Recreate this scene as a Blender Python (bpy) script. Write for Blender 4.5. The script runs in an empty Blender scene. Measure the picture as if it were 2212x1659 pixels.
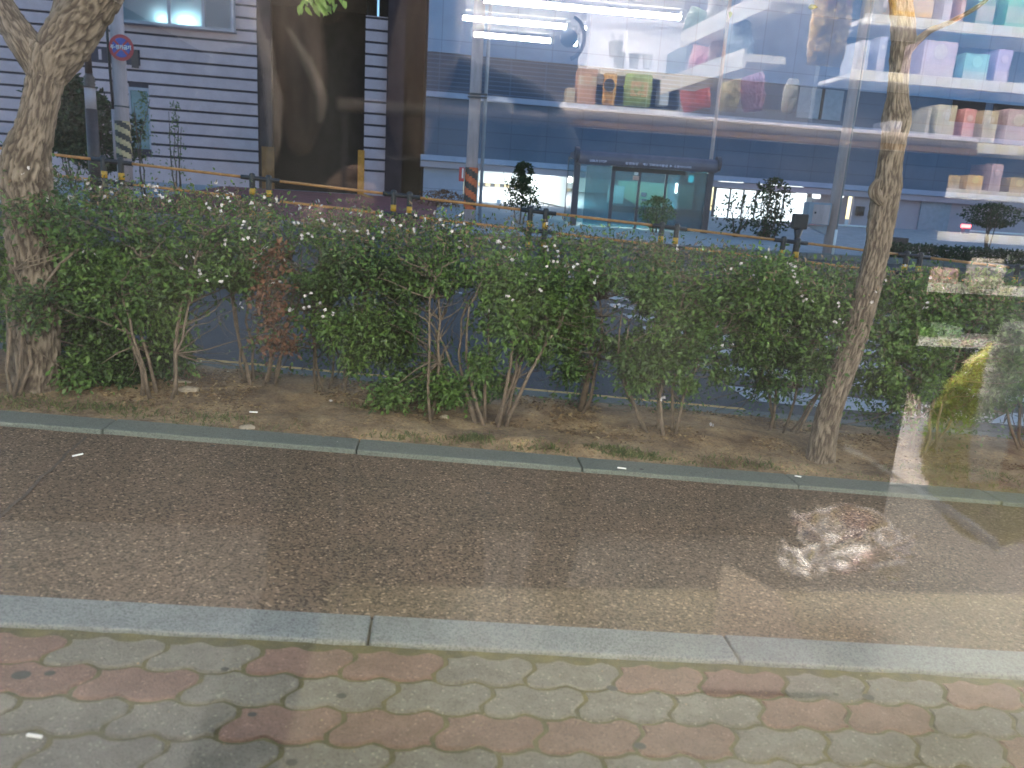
import bpy, bmesh, math, random
import numpy as np
from mathutils import Vector, Matrix, noise
random.seed(7); rng = np.random.default_rng(7)
R = math.radians

# ------------------------------------------------------------------ camera
F, CX, CY = 1650.0, 1106.0, 829.5          # focal length and centre, in units of a 2212 px wide survey print
EYE = np.array([0.0, 0.0, 1.15]); PITCH, ROLL = R(13.8), R(3.7)
fw = np.array([0, math.cos(PITCH), -math.sin(PITCH)]); r0 = np.array([1.0, 0, 0]); u0 = np.cross(r0, fw)
rt = r0*math.cos(ROLL)+u0*math.sin(ROLL); up = -r0*math.sin(ROLL)+u0*math.cos(ROLL)
cam = bpy.data.cameras.new("camera"); co = bpy.data.objects.new("camera", cam)
bpy.context.scene.collection.objects.link(co)
co.matrix_world = Matrix(((rt[0], up[0], -fw[0], 0), (rt[1], up[1], -fw[1], 0), (rt[2], up[2], -fw[2], EYE[2]), (0, 0, 0, 1)))
cam.sensor_width = 36; cam.lens = 36*F/2212; cam.clip_start = 0.01; cam.clip_end = 600
cam.dof.use_dof = True; cam.dof.focus_distance = 4.6; cam.dof.aperture_fstop = 3.6
sc = bpy.context.scene; sc.camera = co

# ------------------------------------------------------------------ dusk sky, last sun, exposure
w = bpy.data.worlds.new("World"); sc.world = w; w.use_nodes = True
nt = w.node_tree; bg = nt.nodes["Background"]; sky = nt.nodes.new("ShaderNodeTexSky")
sky.sky_type = 'NISHITA'; sky.sun_disc = False; sky.sun_elevation = R(9); sky.sun_rotation = R(60)
sky.ozone_density = 3.6; sky.dust_density = 0.6
nt.links.new(sky.outputs[0], bg.inputs[0]); bg.inputs[1].default_value = 0.085
sl = bpy.data.lights.new("sun", 'SUN'); sl.energy = 0.05; sl.angle = R(8); sl.color = (1, .82, .7)
so = bpy.data.objects.new("sun", sl); sc.collection.objects.link(so); so.rotation_euler = (R(87), 0, R(-20))
sc.view_settings.view_transform = 'Standard'; sc.view_settings.look = 'None'
sc.view_settings.exposure = 2.52; sc.view_settings.gamma = 1; sc.view_settings.use_curve_mapping = False
sc.cycles.use_denoising = True; sc.cycles.max_bounces = 8; sc.cycles.transparent_max_bounces = 24
sc.cycles.caustics_reflective = False; sc.cycles.caustics_refractive = False
sc.cycles.sample_clamp_indirect = 6.0
TUBE = 72.0                                 # shop ceiling tubes (lit lamps)

# ------------------------------------------------------------------ frames of reference
A, S = R(5.9), 0.053                        # street yaw, and its fall towards the right
Uh = np.array([math.cos(A), math.sin(A), 0]); Vd = np.array([-math.sin(A), math.cos(A), 0])
Ud = Uh - np.array([0, 0, S])
def ray(x, y): return fw+rt*(x-CX)/F-up*(y-CY)/F
def W(u, v, z): return tuple(Uh*u+Vd*v+np.array([0, 0, z]))     # level street frame
def bumpz(u, v): return 0.0
def gz(u, v):
    near = -S*u; far = 0.28+0.052*(v-24)
    t = min(1, max(0, (v-15.5)/5.0)); t = t*t*(3-2*t)
    return near*(1-t)+far*t
def G(u, v, h=0): return W(u, v, gz(u, v)+h)
def lv(x, y, v):                            # level (u, z) on the upright plane v
    r = ray(x, y); p = EYE+r*(v/(r@Vd)); return p@Uh, p[2]
def uvg(x, y, h=0):                         # ground point (near side)
    M = np.array([Ud, Vd, -ray(x, y)]).T; s = np.linalg.solve(M, EYE-np.array([0, 0, h])); return s[0], s[1]
def onz(x, y, z):
    r = ray(x, y); p = EYE+r*((z-1.15)/r[2]); return p@Uh, p@Vd
B = R(9.0); Bu = np.array([math.cos(B), math.sin(B), 0]); Bv = np.array([-math.sin(B), math.cos(B), 0]); BD = 34.0
def bw(x, y, d=BD):
    r = ray(x, y); p = EYE+r*(d/(r@Bv)); return p@Bu, p[2]
BM = Matrix(((Bu[0], Bv[0], 0, 0), (Bu[1], Bv[1], 0, 0), (0, 0, 1, 0), (0, 0, 0, 1)))
UM = Matrix(((Uh[0], Vd[0], 0, 0), (Uh[1], Vd[1], 0, 0), (0, 0, 1, 0), (0, 0, 0, 1)))

# ------------------------------------------------------------------ object helpers
def tag(o, label=None, cat=None, group=None, kind=None):
    if label: o['label'] = label
    if cat: o['category'] = cat
    if group: o['group'] = group
    if kind: o['kind'] = kind
    return o
def link(o, parent=None, M=None):
    sc.collection.objects.link(o)
    if M is not None: o.matrix_world = M
    if parent is not None:
        o.parent = parent; o.matrix_parent_inverse = Matrix.Identity(4)
        if M is not None: o.matrix_basis = parent.matrix_basis.inverted() @ M
    return o
def empty(name, loc=(0, 0, 0), M=None):
    o = bpy.data.objects.new(name, None); sc.collection.objects.link(o)
    if M is not None: o.matrix_basis = M.copy()
    if loc != (0, 0, 0): o.matrix_basis = Matrix.Translation(loc)@(M if M is not None else Matrix.Identity(4))
    return o
class MB:
    """collects vertices and faces"""
    def __init__(s): s.v = []; s.f = []; s.mi = []
    def add(s, vs, fs, mi=0):
        n = len(s.v); s.v += [tuple(p) for p in vs]; s.f += [tuple(i+n for i in f) for f in fs]; s.mi += [mi]*len(fs); return s
    def box(s, x0, x1, y0, y1, z0, z1, mi=0):
        return s.add([(x, y, z) for x in (x0, x1) for y in (y0, y1) for z in (z0, z1)],
                     [(0, 1, 3, 2), (4, 6, 7, 5), (0, 4, 5, 1), (2, 3, 7, 6), (0, 2, 6, 4), (1, 5, 7, 3)], mi)
    def hexa(s, a, mi=0):                  # eight corners, ordered like box
        return s.add(a, [(0, 1, 3, 2), (4, 6, 7, 5), (0, 4, 5, 1), (2, 3, 7, 6), (0, 2, 6, 4), (1, 5, 7, 3)], mi)
    def tube(s, pts, rad, n=8, mi=0, cap=True):
        P = [Vector(p) for p in pts]; k = len(P); vs = []
        if not hasattr(rad, '__len__'): rad = [rad]*k
        t = (P[1]-P[0]).normalized(); a = t.orthogonal().normalized()
        for i in range(k):
            t = (P[min(i+1, k-1)]-P[max(i-1, 0)]).normalized(); a = (a-t*a.dot(t)).normalized(); b = t.cross(a)
            for j in range(n):
                q = 2*math.pi*j/n; vs.append(P[i]+(a*math.cos(q)+b*math.sin(q))*rad[i])
        fs = [(i*n+j, i*n+(j+1) % n, (i+1)*n+(j+1) % n, (i+1)*n+j) for i in range(k-1) for j in range(n)]
        if cap: fs += [tuple(range(n))[::-1], tuple((k-1)*n+j for j in range(n))]
        return s.add(vs, fs, mi)
    def build(s, name, mats, parent=None, M=None, smooth=False, bevel=0, label=None):
        me = bpy.data.meshes.new(name); me.from_pydata(s.v, [], s.f)
        mats = mats if isinstance(mats, (list, tuple)) else [mats]
        for m in mats: me.materials.append(m)
        if len(mats) > 1: me.polygons.foreach_set('material_index', s.mi)
        if smooth: me.polygons.foreach_set('use_smooth', [True]*len(me.polygons))
        o = bpy.data.objects.new(name, me); link(o, None, None)
        if M is not None: o.matrix_basis = M.copy()
        if parent is not None: o.parent = parent
        if bevel:
            b = o.modifiers.new('b', 'BEVEL'); b.width = bevel; b.segments = 2; b.limit_method = 'ANGLE'
        if label: o['label'] = label
        return o

# ------------------------------------------------------------------ materials
def mat(name, col, rough=.8, n1=8, amt=.25, bump=.0, bscale=40, metal=0, spec=.5, emit=None, es=0, col2=None, stretch=None, coord='Object', coat=0):
    m = bpy.data.materials.new(name); m.use_nodes = True; t = m.node_tree; p = t.nodes['Principled BSDF']
    p.inputs['Roughness'].default_value = rough; p.inputs['Metallic'].default_value = metal
    p.inputs['Specular IOR Level'].default_value = spec; p.inputs['Coat Weight'].default_value = coat
    tc = t.nodes.new('ShaderNodeTexCoord'); mp = t.nodes.new('ShaderNodeMapping'); t.links.new(tc.outputs[coord], mp.inputs[0])
    if stretch: mp.inputs['Scale'].default_value = stretch
    nz = t.nodes.new('ShaderNodeTexNoise'); nz.inputs['Scale'].default_value = n1; nz.inputs['Detail'].default_value = 6
    nz.inputs['Roughness'].default_value = .65; t.links.new(mp.outputs[0], nz.inputs['Vector'])
    cr = t.nodes.new('ShaderNodeValToRGB'); c2 = col2 or tuple(c*(1-amt) for c in col)
    cr.color_ramp.elements[0].position = .35; cr.color_ramp.elements[1].position = .65
    cr.color_ramp.elements[0].color = (*c2, 1); cr.color_ramp.elements[1].color = (*[min(1, c*(1+amt*.4)) for c in col], 1)
    t.links.new(nz.outputs['Fac'], cr.inputs[0]); t.links.new(cr.outputs[0], p.inputs['Base Color'])
    if bump:
        n2 = t.nodes.new('ShaderNodeTexNoise'); n2.inputs['Scale'].default_value = bscale; n2.inputs['Detail'].default_value = 5
        t.links.new(mp.outputs[0], n2.inputs['Vector'])
        b = t.nodes.new('ShaderNodeBump'); b.inputs['Strength'].default_value = bump; b.inputs['Distance'].default_value = .01
        t.links.new(n2.outputs['Fac'], b.inputs['Height']); t.links.new(b.outputs[0], p.inputs['Normal'])
    if es:
        p.inputs['Emission Color'].default_value = (*(emit or col), 1); p.inputs['Emission Strength'].default_value = es
    return m
def speckle(m, scale, cols, pos, mixf=.8, scale2=None):
    """granite or aggregate grains mixed over a material's base colour"""
    t = m.node_tree; p = t.nodes['Principled BSDF']; src = p.inputs['Base Color'].links[0].from_socket
    tc = t.nodes.new('ShaderNodeTexCoord'); vo = t.nodes.new('ShaderNodeTexVoronoi'); vo.inputs['Scale'].default_value = scale
    t.links.new(tc.outputs['Object'], vo.inputs['Vector'])
    sp = t.nodes.new('ShaderNodeSeparateColor'); t.links.new(vo.outputs['Color'], sp.inputs[0])
    cr = t.nodes.new('ShaderNodeValToRGB'); cr.color_ramp.interpolation = 'CONSTANT'
    e = cr.color_ramp.elements; e[0].position = 0; e[0].color = (*cols[0], 1); e[1].position = pos[0]; e[1].color = (*cols[1], 1)
    for c, q in zip(cols[2:], pos[1:]):
        k = e.new(q); k.color = (*c, 1)
    t.links.new(sp.outputs[0], cr.inputs[0])
    mx = t.nodes.new('ShaderNodeMix'); mx.data_type = 'RGBA'; mx.blend_type = 'MULTIPLY'; mx.inputs[0].default_value = mixf
    t.links.new(src, mx.inputs[6]); t.links.new(cr.outputs[0], mx.inputs[7]); t.links.new(mx.outputs[2], p.inputs['Base Color'])
    return m
def emis(name, col, s):
    m = bpy.data.materials.new(name); m.use_nodes = True; t = m.node_tree; t.nodes.remove(t.nodes['Principled BSDF'])
    e = t.nodes.new('ShaderNodeEmission'); e.inputs[0].default_value = (*col, 1); e.inputs[1].default_value = s
    t.links.new(e.outputs[0], t.nodes['Material Output'].inputs[0]); return m
def glass(name, tint=(1, 1, 1), refl=2.0, body=0.0, bodycol=(.1, .3, .3), rough=0.0):
    """thin pane: sees through, reflects by Fresnel, optionally tinted or with a body colour"""
    m = bpy.data.materials.new(name); m.use_nodes = True; t = m.node_tree; t.nodes.remove(t.nodes['Principled BSDF'])
    tr = t.nodes.new('ShaderNodeBsdfTransparent'); tr.inputs[0].default_value = (*tint, 1)
    gl = t.nodes.new('ShaderNodeBsdfGlossy'); gl.inputs['Roughness'].default_value = rough
    fr = t.nodes.new('ShaderNodeFresnel'); fr.inputs[0].default_value = 1.5
    mu = t.nodes.new('ShaderNodeMath'); mu.operation = 'MULTIPLY'; mu.inputs[1].default_value = refl; mu.use_clamp = True
    ge = t.nodes.new('ShaderNodeNewGeometry'); bf = t.nodes.new('ShaderNodeMath'); bf.operation = 'SUBTRACT'; bf.inputs[0].default_value = 1
    t.links.new(ge.outputs['Backfacing'], bf.inputs[1]); m2 = t.nodes.new('ShaderNodeMath'); m2.operation = 'MULTIPLY'
    t.links.new(fr.outputs[0], m2.inputs[0]); t.links.new(bf.outputs[0], m2.inputs[1]); t.links.new(m2.outputs[0], mu.inputs[0])
    base = tr.outputs[0]
    if body:
        di = t.nodes.new('ShaderNodeBsdfDiffuse'); di.inputs[0].default_value = (*bodycol, 1)
        m0 = t.nodes.new('ShaderNodeMixShader'); m0.inputs[0].default_value = body
        t.links.new(tr.outputs[0], m0.inputs[1]); t.links.new(di.outputs[0], m0.inputs[2]); base = m0.outputs[0]
    mx = t.nodes.new('ShaderNodeMixShader'); t.links.new(mu.outputs[0], mx.inputs[0])
    t.links.new(base, mx.inputs[1]); t.links.new(gl.outputs[0], mx.inputs[2])
    t.links.new(mx.outputs[0], t.nodes['Material Output'].inputs[0]); return m
def attrmat(name, stops, rough=.5, trans=.25, spec=.4):
    """leaf material: colour by each leaf's own random number"""
    m = bpy.data.materials.new(name); m.use_nodes = True; t = m.node_tree; p = t.nodes['Principled BSDF']
    a = t.nodes.new('ShaderNodeAttribute'); a.attribute_name = 'tone'
    cr = t.nodes.new('ShaderNodeValToRGB'); e = cr.color_ramp.elements
    e[0].position = stops[0][0]; e[0].color = (*stops[0][1], 1); e[1].position = stops[-1][0]; e[1].color = (*stops[-1][1], 1)
    for q, c in stops[1:-1]: e.new(q).color = (*c, 1)
    t.links.new(a.outputs['Fac'], cr.inputs[0]); t.links.new(cr.outputs[0], p.inputs['Base Color'])
    p.inputs['Roughness'].default_value = rough; p.inputs['Specular IOR Level'].default_value = spec
    if trans:
        tl = t.nodes.new('ShaderNodeBsdfTranslucent'); t.links.new(cr.outputs[0], tl.inputs[0])
        mx = t.nodes.new('ShaderNodeMixShader'); mx.inputs[0].default_value = trans
        t.links.new(p.outputs[0], mx.inputs[1]); t.links.new(tl.outputs[0], mx.inputs[2])
        t.links.new(mx.outputs[0], t.nodes['Material Output'].inputs[0])
    return m

M = {}
M['soil'] = mat('soil', (.205, .15, .088), .95, 5, .55, .8, 60, col2=(.085, .055, .032))
M['soil'] = speckle(M['soil'], 95, [(.6, .5, .4), (1, 1, 1), (1.0, 1.0, 1.0), (1.5, 1.4, 1.1)], [.22, .6, .93], .7)
M['moss'] = mat('moss', (.075, .066, .022), .95, 18, .5, .6, 120, col2=(.04, .038, .014))
M['asphalt_red'] = mat('asphalt_red', (.138, .100, .070), .95, 1.6, .2, .9, 260, col2=(.120, .092, .065), spec=.2)
speckle(M['asphalt_red'], 150, [(.35, .33, .33), (.8, .8, .8), (1.2, 1.15, 1.1), (2.4, 2.3, 2.2)], [.25, .62, .955], .85)
M['granite'] = mat('granite', (.145, .157, .150), .7, 10, .15, .25, 300)
speckle(M['granite'], 260, [(.45, .47, .5), (.85, .87, .9), (1.15, 1.15, 1.15)], [.22, .6], .8)
M['granite_old'] = mat('granite_old', (.085, .096, .086), .8, 7, .45, .4, 150, col2=(.10, .115, .10))
speckle(M['granite_old'], 240, [(.5, .5, .5), (.9, .9, .9), (1.2, 1.2, 1.2)], [.22, .6], .6)
M['paver_grey'] = mat('paver_grey', (.128, .120, .096), .9, 14, .25, .7, 220)
speckle(M['paver_grey'], 230, [(.6, .6, .6), (.95, .95, .95), (1.1, 1.1, 1.1), (2.2, 2.2, 2.1)], [.14, .5, .975], .7)
M['paver_red'] = mat('paver_red', (.145, .088, .066), .9, 14, .25, .7, 220)
speckle(M['paver_red'], 230, [(.65, .65, .65), (.95, .95, .95), (1.1, 1.1, 1.1), (1.9, 2.0, 2.0)], [.14, .5, .975], .7)
M['road'] = mat('road', (.050, .047, .045), .8, 1.2, .25, .5, 200)
speckle(M['road'], 120, [(.6, .6, .6), (1, 1, 1), (1.5, 1.5, 1.5)], [.3, .85], .6)
M['yellow_paint'] = mat('yellow_paint', (.62, .36, .10), .8, 30, .35)
M['white_paint'] = mat('white_paint', (.42, .40, .38), .7, 25, .25)
M['far_pave'] = mat('far_pave', (.33, .33, .34), .9, 3, .2)
M['red_pave'] = mat('red_pave', (.26, .06, .06), .85, 2, .3)
M['leaf'] = attrmat('leaf', [(0, (.014, .030, .010)), (.35, (.050, .100, .022)), (.7, (.092, .165, .031)), (.93, (.10, .155, .038)), (1, (.17, .13, .055))])
M['leaf_dry'] = attrmat('leaf_dry', [(0, (.06, .025, .012)), (.5, (.13, .055, .028)), (1, (.22, .12, .06))], .7, .15)
M['leaf_top'] = attrmat('leaf_top', [(0, (.035, .04, .018)), (.4, (.07, .075, .035)), (.65, (.12, .085, .05)), (1, (.20, .13, .09))])
M['petal'] = attrmat('petal', [(0, (.30, .27, .28)), (1, (.55, .53, .53))], .6, .2)
M['far_leaf'] = attrmat('far_leaf', [(0, (.012, .03, .018)), (.6, (.03, .06, .03)), (1, (.06, .10, .04))], .8, .15, .1)
M['far_leaf_lime'] = attrmat('far_leaf_lime', [(0, (.05, .10, .03)), (1, (.14, .2, .06))], .6)
M['litter'] = attrmat('litter', [(0, (.05, .03, .018)), (.5, (.14, .09, .045)), (.8, (.22, .16, .08)), (.97, (.3, .24, .15)), (1, (.6, .58, .5))], .85, 0)
M['grass'] = attrmat('grass', [(0, (.04, .06, .015)), (.6, (.07, .10, .03)), (1, (.16, .15, .06))], .8, .2)
M['stem'] = mat('stem', (.125, .095, .07), .85, 30, .4, .5, 150)
M['stem_dark'] = mat('stem_dark', (.075, .055, .04), .9, 30, .4)
M['black'] = mat('black', (.012, .012, .015), .45, 20, .3)
M['darkgrey'] = mat('darkgrey', (.055, .055, .065), .5, 20, .2)
M['yellow'] = mat('yellow', (.65, .33, .02), .5, 20, .2)
M['rail_yellow'] = mat('rail_yellow', (.62, .26, .065), .5, 12, .3)
M['concrete'] = mat('concrete', (.44, .36, .37), .9, 6, .2, .2, 60, stretch=(1, 1, .2))
M['steelblue'] = mat('steelblue', (.24, .29, .36), .5, 5, .15, metal=.2)
M['brownmetal'] = mat('brownmetal', (.045, .028, .028), .5, 12, .3)
M['red'] = mat('red', (.42, .02, .03), .5, 12, .2)
M['orange'] = mat('orange', (.55, .11, .03), .6, 12, .25)
M['orange_paint'] = mat('orange_paint', (.60, .24, .02), .7, 12, .25)
M['brown_orange'] = mat('brown_orange', (.26, .11, .03), .7, 3, .3)
M['blue'] = mat('blue', (.03, .06, .35), .5, 12, .2)
M['white'] = mat('white', (.72, .72, .72), .6, 12, .1)
M['paper'] = mat('paper', (.75, .74, .72), .8, 30, .12)
M['lamp_white'] = emis('lamp_white', (.9, .96, 1.0), 7)

# bark: plate and fissure tone is stored per vertex by the trunk builder
def barkmat(name, dark, mid, light):
    m = attrmat(name, [(0, dark), (.42, mid), (1, light)], .95, 0, .2)
    t = m.node_tree; p = t.nodes['Principled BSDF']
    tc = t.nodes.new('ShaderNodeTexCoord'); n2 = t.nodes.new('ShaderNodeTexNoise'); n2.inputs['Scale'].default_value = 160; n2.inputs['Detail'].default_value = 5
    t.links.new(tc.outputs['Object'], n2.inputs['Vector']); b = t.nodes.new('ShaderNodeBump'); b.inputs['Strength'].default_value = .7; b.inputs['Distance'].default_value = .004
    t.links.new(n2.outputs['Fac'], b.inputs['Height']); t.links.new(b.outputs[0], p.inputs['Normal']); return m
M['bark'] = barkmat('bark', (.040, .030, .023), (.090, .072, .057), (.180, .150, .120))

# =================================================================== GROUND AND STREET
def sheet(name, u0_, u1_, v0_, v1_, nu, nv, h, m, wob=0.0, **k):
    b = MB(); vs = []; us = np.linspace(u0_, u1_, nu); vv = np.linspace(v0_, v1_, nv)
    for v in vv:
        for u in us:
            hh = h(u, v) if callable(h) else h
            vs.append(G(u, v, hh+wob*noise.noise(Vector((u*3, v*3, .3)))))
    fs = [(j*nu+i, j*nu+i+1, (j+1)*nu+i+1, (j+1)*nu+i) for j in range(nv-1) for i in range(nu-1)]
    b.add(vs, fs); o = b.build(name, m, smooth=True); return tag(o, kind='structure', **k)
# base terrain: one sheet reaching the horizon
_b = MB(); us = list(np.linspace(-300, -20, 8))+list(np.linspace(-16, 20, 28))+list(np.linspace(30, 300, 8)); vs_ = [-120, -40, -12, -6, -2, 0, 1, 2, 3, 3.3, 4.4, 6, 8, 10, 12, 14, 15, 16, 17, 18, 19, 20, 21, 22, 24, 27, 30, 34, 40, 60, 120, 300]
def basez(u, v): return (gz(max(-20, min(25, u)), min(v, 34))-.16)
_b.add([W(u, v, basez(u, v)) for v in vs_ for u in us], [(j*len(us)+i, j*len(us)+i+1, (j+1)*len(us)+i+1, (j+1)*len(us)+i) for j in range(len(vs_)-1) for i in range(len(us)-1)])
tag(_b.build('ground', M['far_pave'], smooth=True), kind='structure')
sheet('road', -30, 40, 4.5, 20.4, 60, 34, -.105, M['road'])
sheet('far_pavement', -30, 40, 20.6, 33.9, 40, 12, .02, M['far_pave'])
sheet('driveway', -9, -.2, 21.0, 33.5, 12, 12, .03, M['red_pave'])
_k = MB(); [_k.hexa([G(u+a, v, h) for a in (0, .98) for v in (20.4, 20.6) for h in (-.12, .05)]) for u in np.arange(-30, 40, 1.0)]
tag(_k.build('far_kerb', M['granite'], bevel=.01), kind='structure')
sheet('bike_lane', -12, 14, 1.885, 3.2, 120, 14, 0, M['asphalt_red'], .004)
# seam across the bike lane
p0 = uvg(185, 945); p1 = uvg(-30, 1150)
_b = MB(); n_ = 24
for i in range(n_):
    t0, t1 = i/n_, (i+1)/n_; wv = lambda t: .004*math.sin(t*21)+.003*math.sin(t*47)
    pa = (p0[0]+(p1[0]-p0[0])*t0+wv(t0), p0[1]+(p1[1]-p0[1])*t0); pb = (p0[0]+(p1[0]-p0[0])*t1+wv(t1), p0[1]+(p1[1]-p0[1])*t1)
    _b.add([G(pa[0]-.006, pa[1], .005), G(pa[0]+.006, pa[1], .005), G(pb[0]+.006, pb[1], .005), G(pb[0]-.006, pb[1], .005)], [(0, 1, 2, 3)])
tag(_b.build('path_seam', M['stem_dark']), kind='structure')
# kerb rows of granite blocks, joints where the photograph has them
def kerb(name, v0_, v1_, h0, h1, joints, m, wob=.004):
    b = MB()
    for a, c in zip(joints[:-1], joints[1:]):
        n = 8
        for i in range(n):
            pass
        a2, c2 = a+.003, c-.003; j = random.uniform(-wob, wob)
        b.hexa([G(u, v+j, h) for u in (a2, c2) for v in (v0_, v1_) for h in (h0, h1+random.uniform(-.001, .001))])
    return tag(b.build(name, m, bevel=.006), kind='structure')
jn = uvg(800, 1360)[0]
kerb('near_kerb', 1.765, 1.895, -.12, .010, [jn+i*1.0 for i in range(-9, 10)], M['granite'])
jf = [uvg(225, 935)[0], uvg(770, 980)[0], uvg(1262, 1030)[0]]; st = (jf[2]-jf[0])/2
kerb('bed_kerb', 3.195, 3.35, -.12, .022, [jf[0]-st*i for i in range(9, 0, -1)]+jf+[jf[2]+st*i for i in range(1, 12)], M['granite_old'])
kerb('road_kerb', 4.42, 4.56, -.2, .02, [i*1.0+.3 for i in range(-14, 16)], M['granite_old'])
# planting bed with uneven soil
def soilh(u, v):
    e = min(1, (v-3.34)/.12); e2 = min(1, (4.44-v)/.1)
    return .012+.035*max(0, min(e, e2))*(.6+noise.noise(Vector((u*1.6, v*2.2, 0))))+.012*noise.noise(Vector((u*7, v*7, 1)))+.006*noise.noise(Vector((u*23, v*23, 2)))
sheet('planting_bed', -6, 7, 3.33, 4.45, 520, 56, soilh, M['soil'])
# road paint
def paint(name, rects, m, h=-.101, sk=0):
    b = MB()
    for a, c, v0_, v1_ in rects:
        n = max(1, int((c-a)/.5))
        for i in range(n):
            ua, ub = a+(c-a)*i/n, a+(c-a)*(i+1)/n
            b.add([G(ua, v0_, h), G(ub, v0_, h), G(ub, v1_, h), G(ua, v1_, h)], [(0, 1, 2, 3)])
    return tag(b.build(name, m), kind='structure')
paint('edge_lines', [(-20, 2.2, 4.78, 4.90), (-20, 2.2, 5.0, 5.10)], M['yellow_paint'])
paint('crosswalk', [(2.35, 8.6, 5.35+.95*i, 5.35+.95*i+.45) for i in range(10)], M['white_paint'])
paint('lane_lines', [(-16, -13, 9.9, 10.03), (-9, -6, 9.9, 10.03), (-2.5, .3, 9.9, 10.03)], M['white_paint'])

# interlocking wavy pavers
L, Hh = .2265, .1135; bg_ = MB()
def outline(cx, cy, flipgap):
    g = .0066; pts = []; N = 14
    wave = lambda x: .0088*math.sin(4*math.pi*x/L+.9)+.0022*math.sin(8*math.pi*x/L)
    def endx(y): return .018*math.sin(math.pi*y/Hh)+.006*math.sin(3*math.pi*y/Hh)
    x0, x1 = cx-L/2, cx+L/2
    for i in range(N+1):
        x = x0+g+(L-2*g)*i/N; dx = endx(-Hh/2)*(1); pts.append((x+dx, cy-Hh/2+g+wave(x+dx)))
    for i in range(1, 6):
        y = -Hh/2+(Hh)*i/6; pts.append((x1-g+endx(y), cy+y*.92+wave(x1)))
    for i in range(N+1):
        x = x1-g-(L-2*g)*i/N; dx = endx(Hh/2); pts.append((x+dx, cy+Hh/2-g+wave(x+dx)))
    for i in range(1, 6):
        y = Hh/2-(Hh)*i/6; pts.append((x0+g+endx(y), cy+y*.92+wave(x0)))
    return pts
ua = uvg(129, 1392)[0]; rows = 13
pat = {0: (-3, 'GRRGGRRGGRRGGRRGG'), 1: (-3, 'GRRRGGGGRRGGGGRRG'), 2: (-3, 'GGGGRRRRRGGGRRGGG'), 3: (-3, 'RRGGGGGGGGRRGGGRR')}
for r in range(rows):
    cy = 1.742-Hh/2-r*Hh; off = ua+(L/2 if r % 2 else 0)+L/2-(L if r % 2 else 0)*0
    for i in range(-20, 30):
        cx = off+i*L
        if r == 0: red = (i % 4) in (3, 2)
        elif r == 1: red = i in (-2, -1, 0) or i in (7, 8, 12, 13, 17)
        elif r == 2: red = i in (2, 3, 4, 5, 6, -3, 10, 11, 15)
        elif r == 3: red = i in (-4, 9, 10, 14)
        else: red = random.random() < .35
        pts = outline(cx, cy, 0); tx, ty = random.uniform(-.004, .004), random.uniform(-.006, .006); hz = random.uniform(-.0012, .0012)
        n = len(pts); cxm, cym = cx, cy
        z = lambda q, d: hz+tx*(q[0]-cx)+ty*(q[1]-cy)-d
        inn = [(cxm+(q[0]-cxm)*.972, cym+(q[1]-cym)*.945) for q in pts]
        vs = [G(q[0], q[1], z(q, .0)) for q in inn]+[G(q[0], q[1], z(q, .0035)) for q in pts]+[G(q[0], q[1], -.03) for q in pts]
        fs = [tuple(range(n))]+[(i_, n+i_, n+(i_+1) % n, (i_+1) % n)[::-1] for i_ in range(n)][:]+[(n+i_, 2*n+i_, 2*n+(i_+1) % n, n+(i_+1) % n)[::-1] for i_ in range(n)]
        bg_.add(vs, fs, 1 if red else 0)
tag(bg_.build('paving', [M['paver_grey'], M['paver_red']]), kind='structure')
sheet('paving_joints', -6, 8, .15, 1.762, 200, 40, lambda u, v: -.0065+.0035*noise.noise(Vector((u*40, v*40, 0)))+(.006*max(0, (v-1.70)/.06)), M['moss'])

# scattered leaf-like pieces on the ground -------------------------------------------------
def leafmesh(name, pos, dirs, nrm, length, width, tone, m, parent=None, fold=.18):
    """many folded leaves as one mesh: arrays (n,3); each leaf six vertices, two quads"""
    n = len(pos); pos = np.asarray(pos, float); d = np.asarray(dirs, float); d /= np.linalg.norm(d, axis=1, keepdims=True)
    nr = np.asarray(nrm, float); nr -= d*np.sum(nr*d, 1, keepdims=True); nr /= np.linalg.norm(nr, axis=1, keepdims=True)
    s = np.cross(d, nr); Lx = np.broadcast_to(length, n)[:, None]; Wx = np.broadcast_to(width, n)[:, None]
    v = np.empty((n, 6, 3)); v[:, 0] = pos; v[:, 1] = pos+d*Lx*.33+s*Wx*.5+nr*Wx*fold; v[:, 2] = pos+d*Lx*.7+s*Wx*.38+nr*Wx*fold*.8
    v[:, 3] = pos+d*Lx-nr*Lx*.12; v[:, 4] = pos+d*Lx*.7-s*Wx*.38+nr*Wx*fold*.8; v[:, 5] = pos+d*Lx*.33-s*Wx*.5+nr*Wx*fold
    me = bpy.data.meshes.new(name); me.vertices.add(n*6); me.vertices.foreach_set('co', v.reshape(-1).astype(np.float32))
    me.loops.add(n*8); b = np.arange(n)[:, None]*6; idx = (b+np.array([0, 1, 2, 3, 0, 3, 4, 5])).reshape(-1)
    me.loops.foreach_set('vertex_index', idx.astype(np.int32)); me.polygons.add(n*2)
    me.polygons.foreach_set('loop_start', np.arange(n*2, dtype=np.int32)*4); me.polygons.foreach_set('loop_total', np.full(n*2, 4, np.int32))
    a = me.attributes.new('tone', 'FLOAT', 'POINT'); a.data.foreach_set('value', np.repeat(np.clip(tone, 0, 1), 6).astype(np.float32))
    me.update(); me.validate(); me.materials.append(m)
    o = bpy.data.objects.new(name, me); sc.collection.objects.link(o)
    if parent is not None: o.parent = parent
    return o
def rdir(n, up_=0.0):
    d = rng.normal(size=(n, 3)); d[:, 2] += up_; return d/np.linalg.norm(d, axis=1, keepdims=True)
n = 15000; uu = rng.uniform(-3.6, 4.4, n); vv = 3.36+1.05*rng.beta(1.5, 1.4, n)
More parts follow.
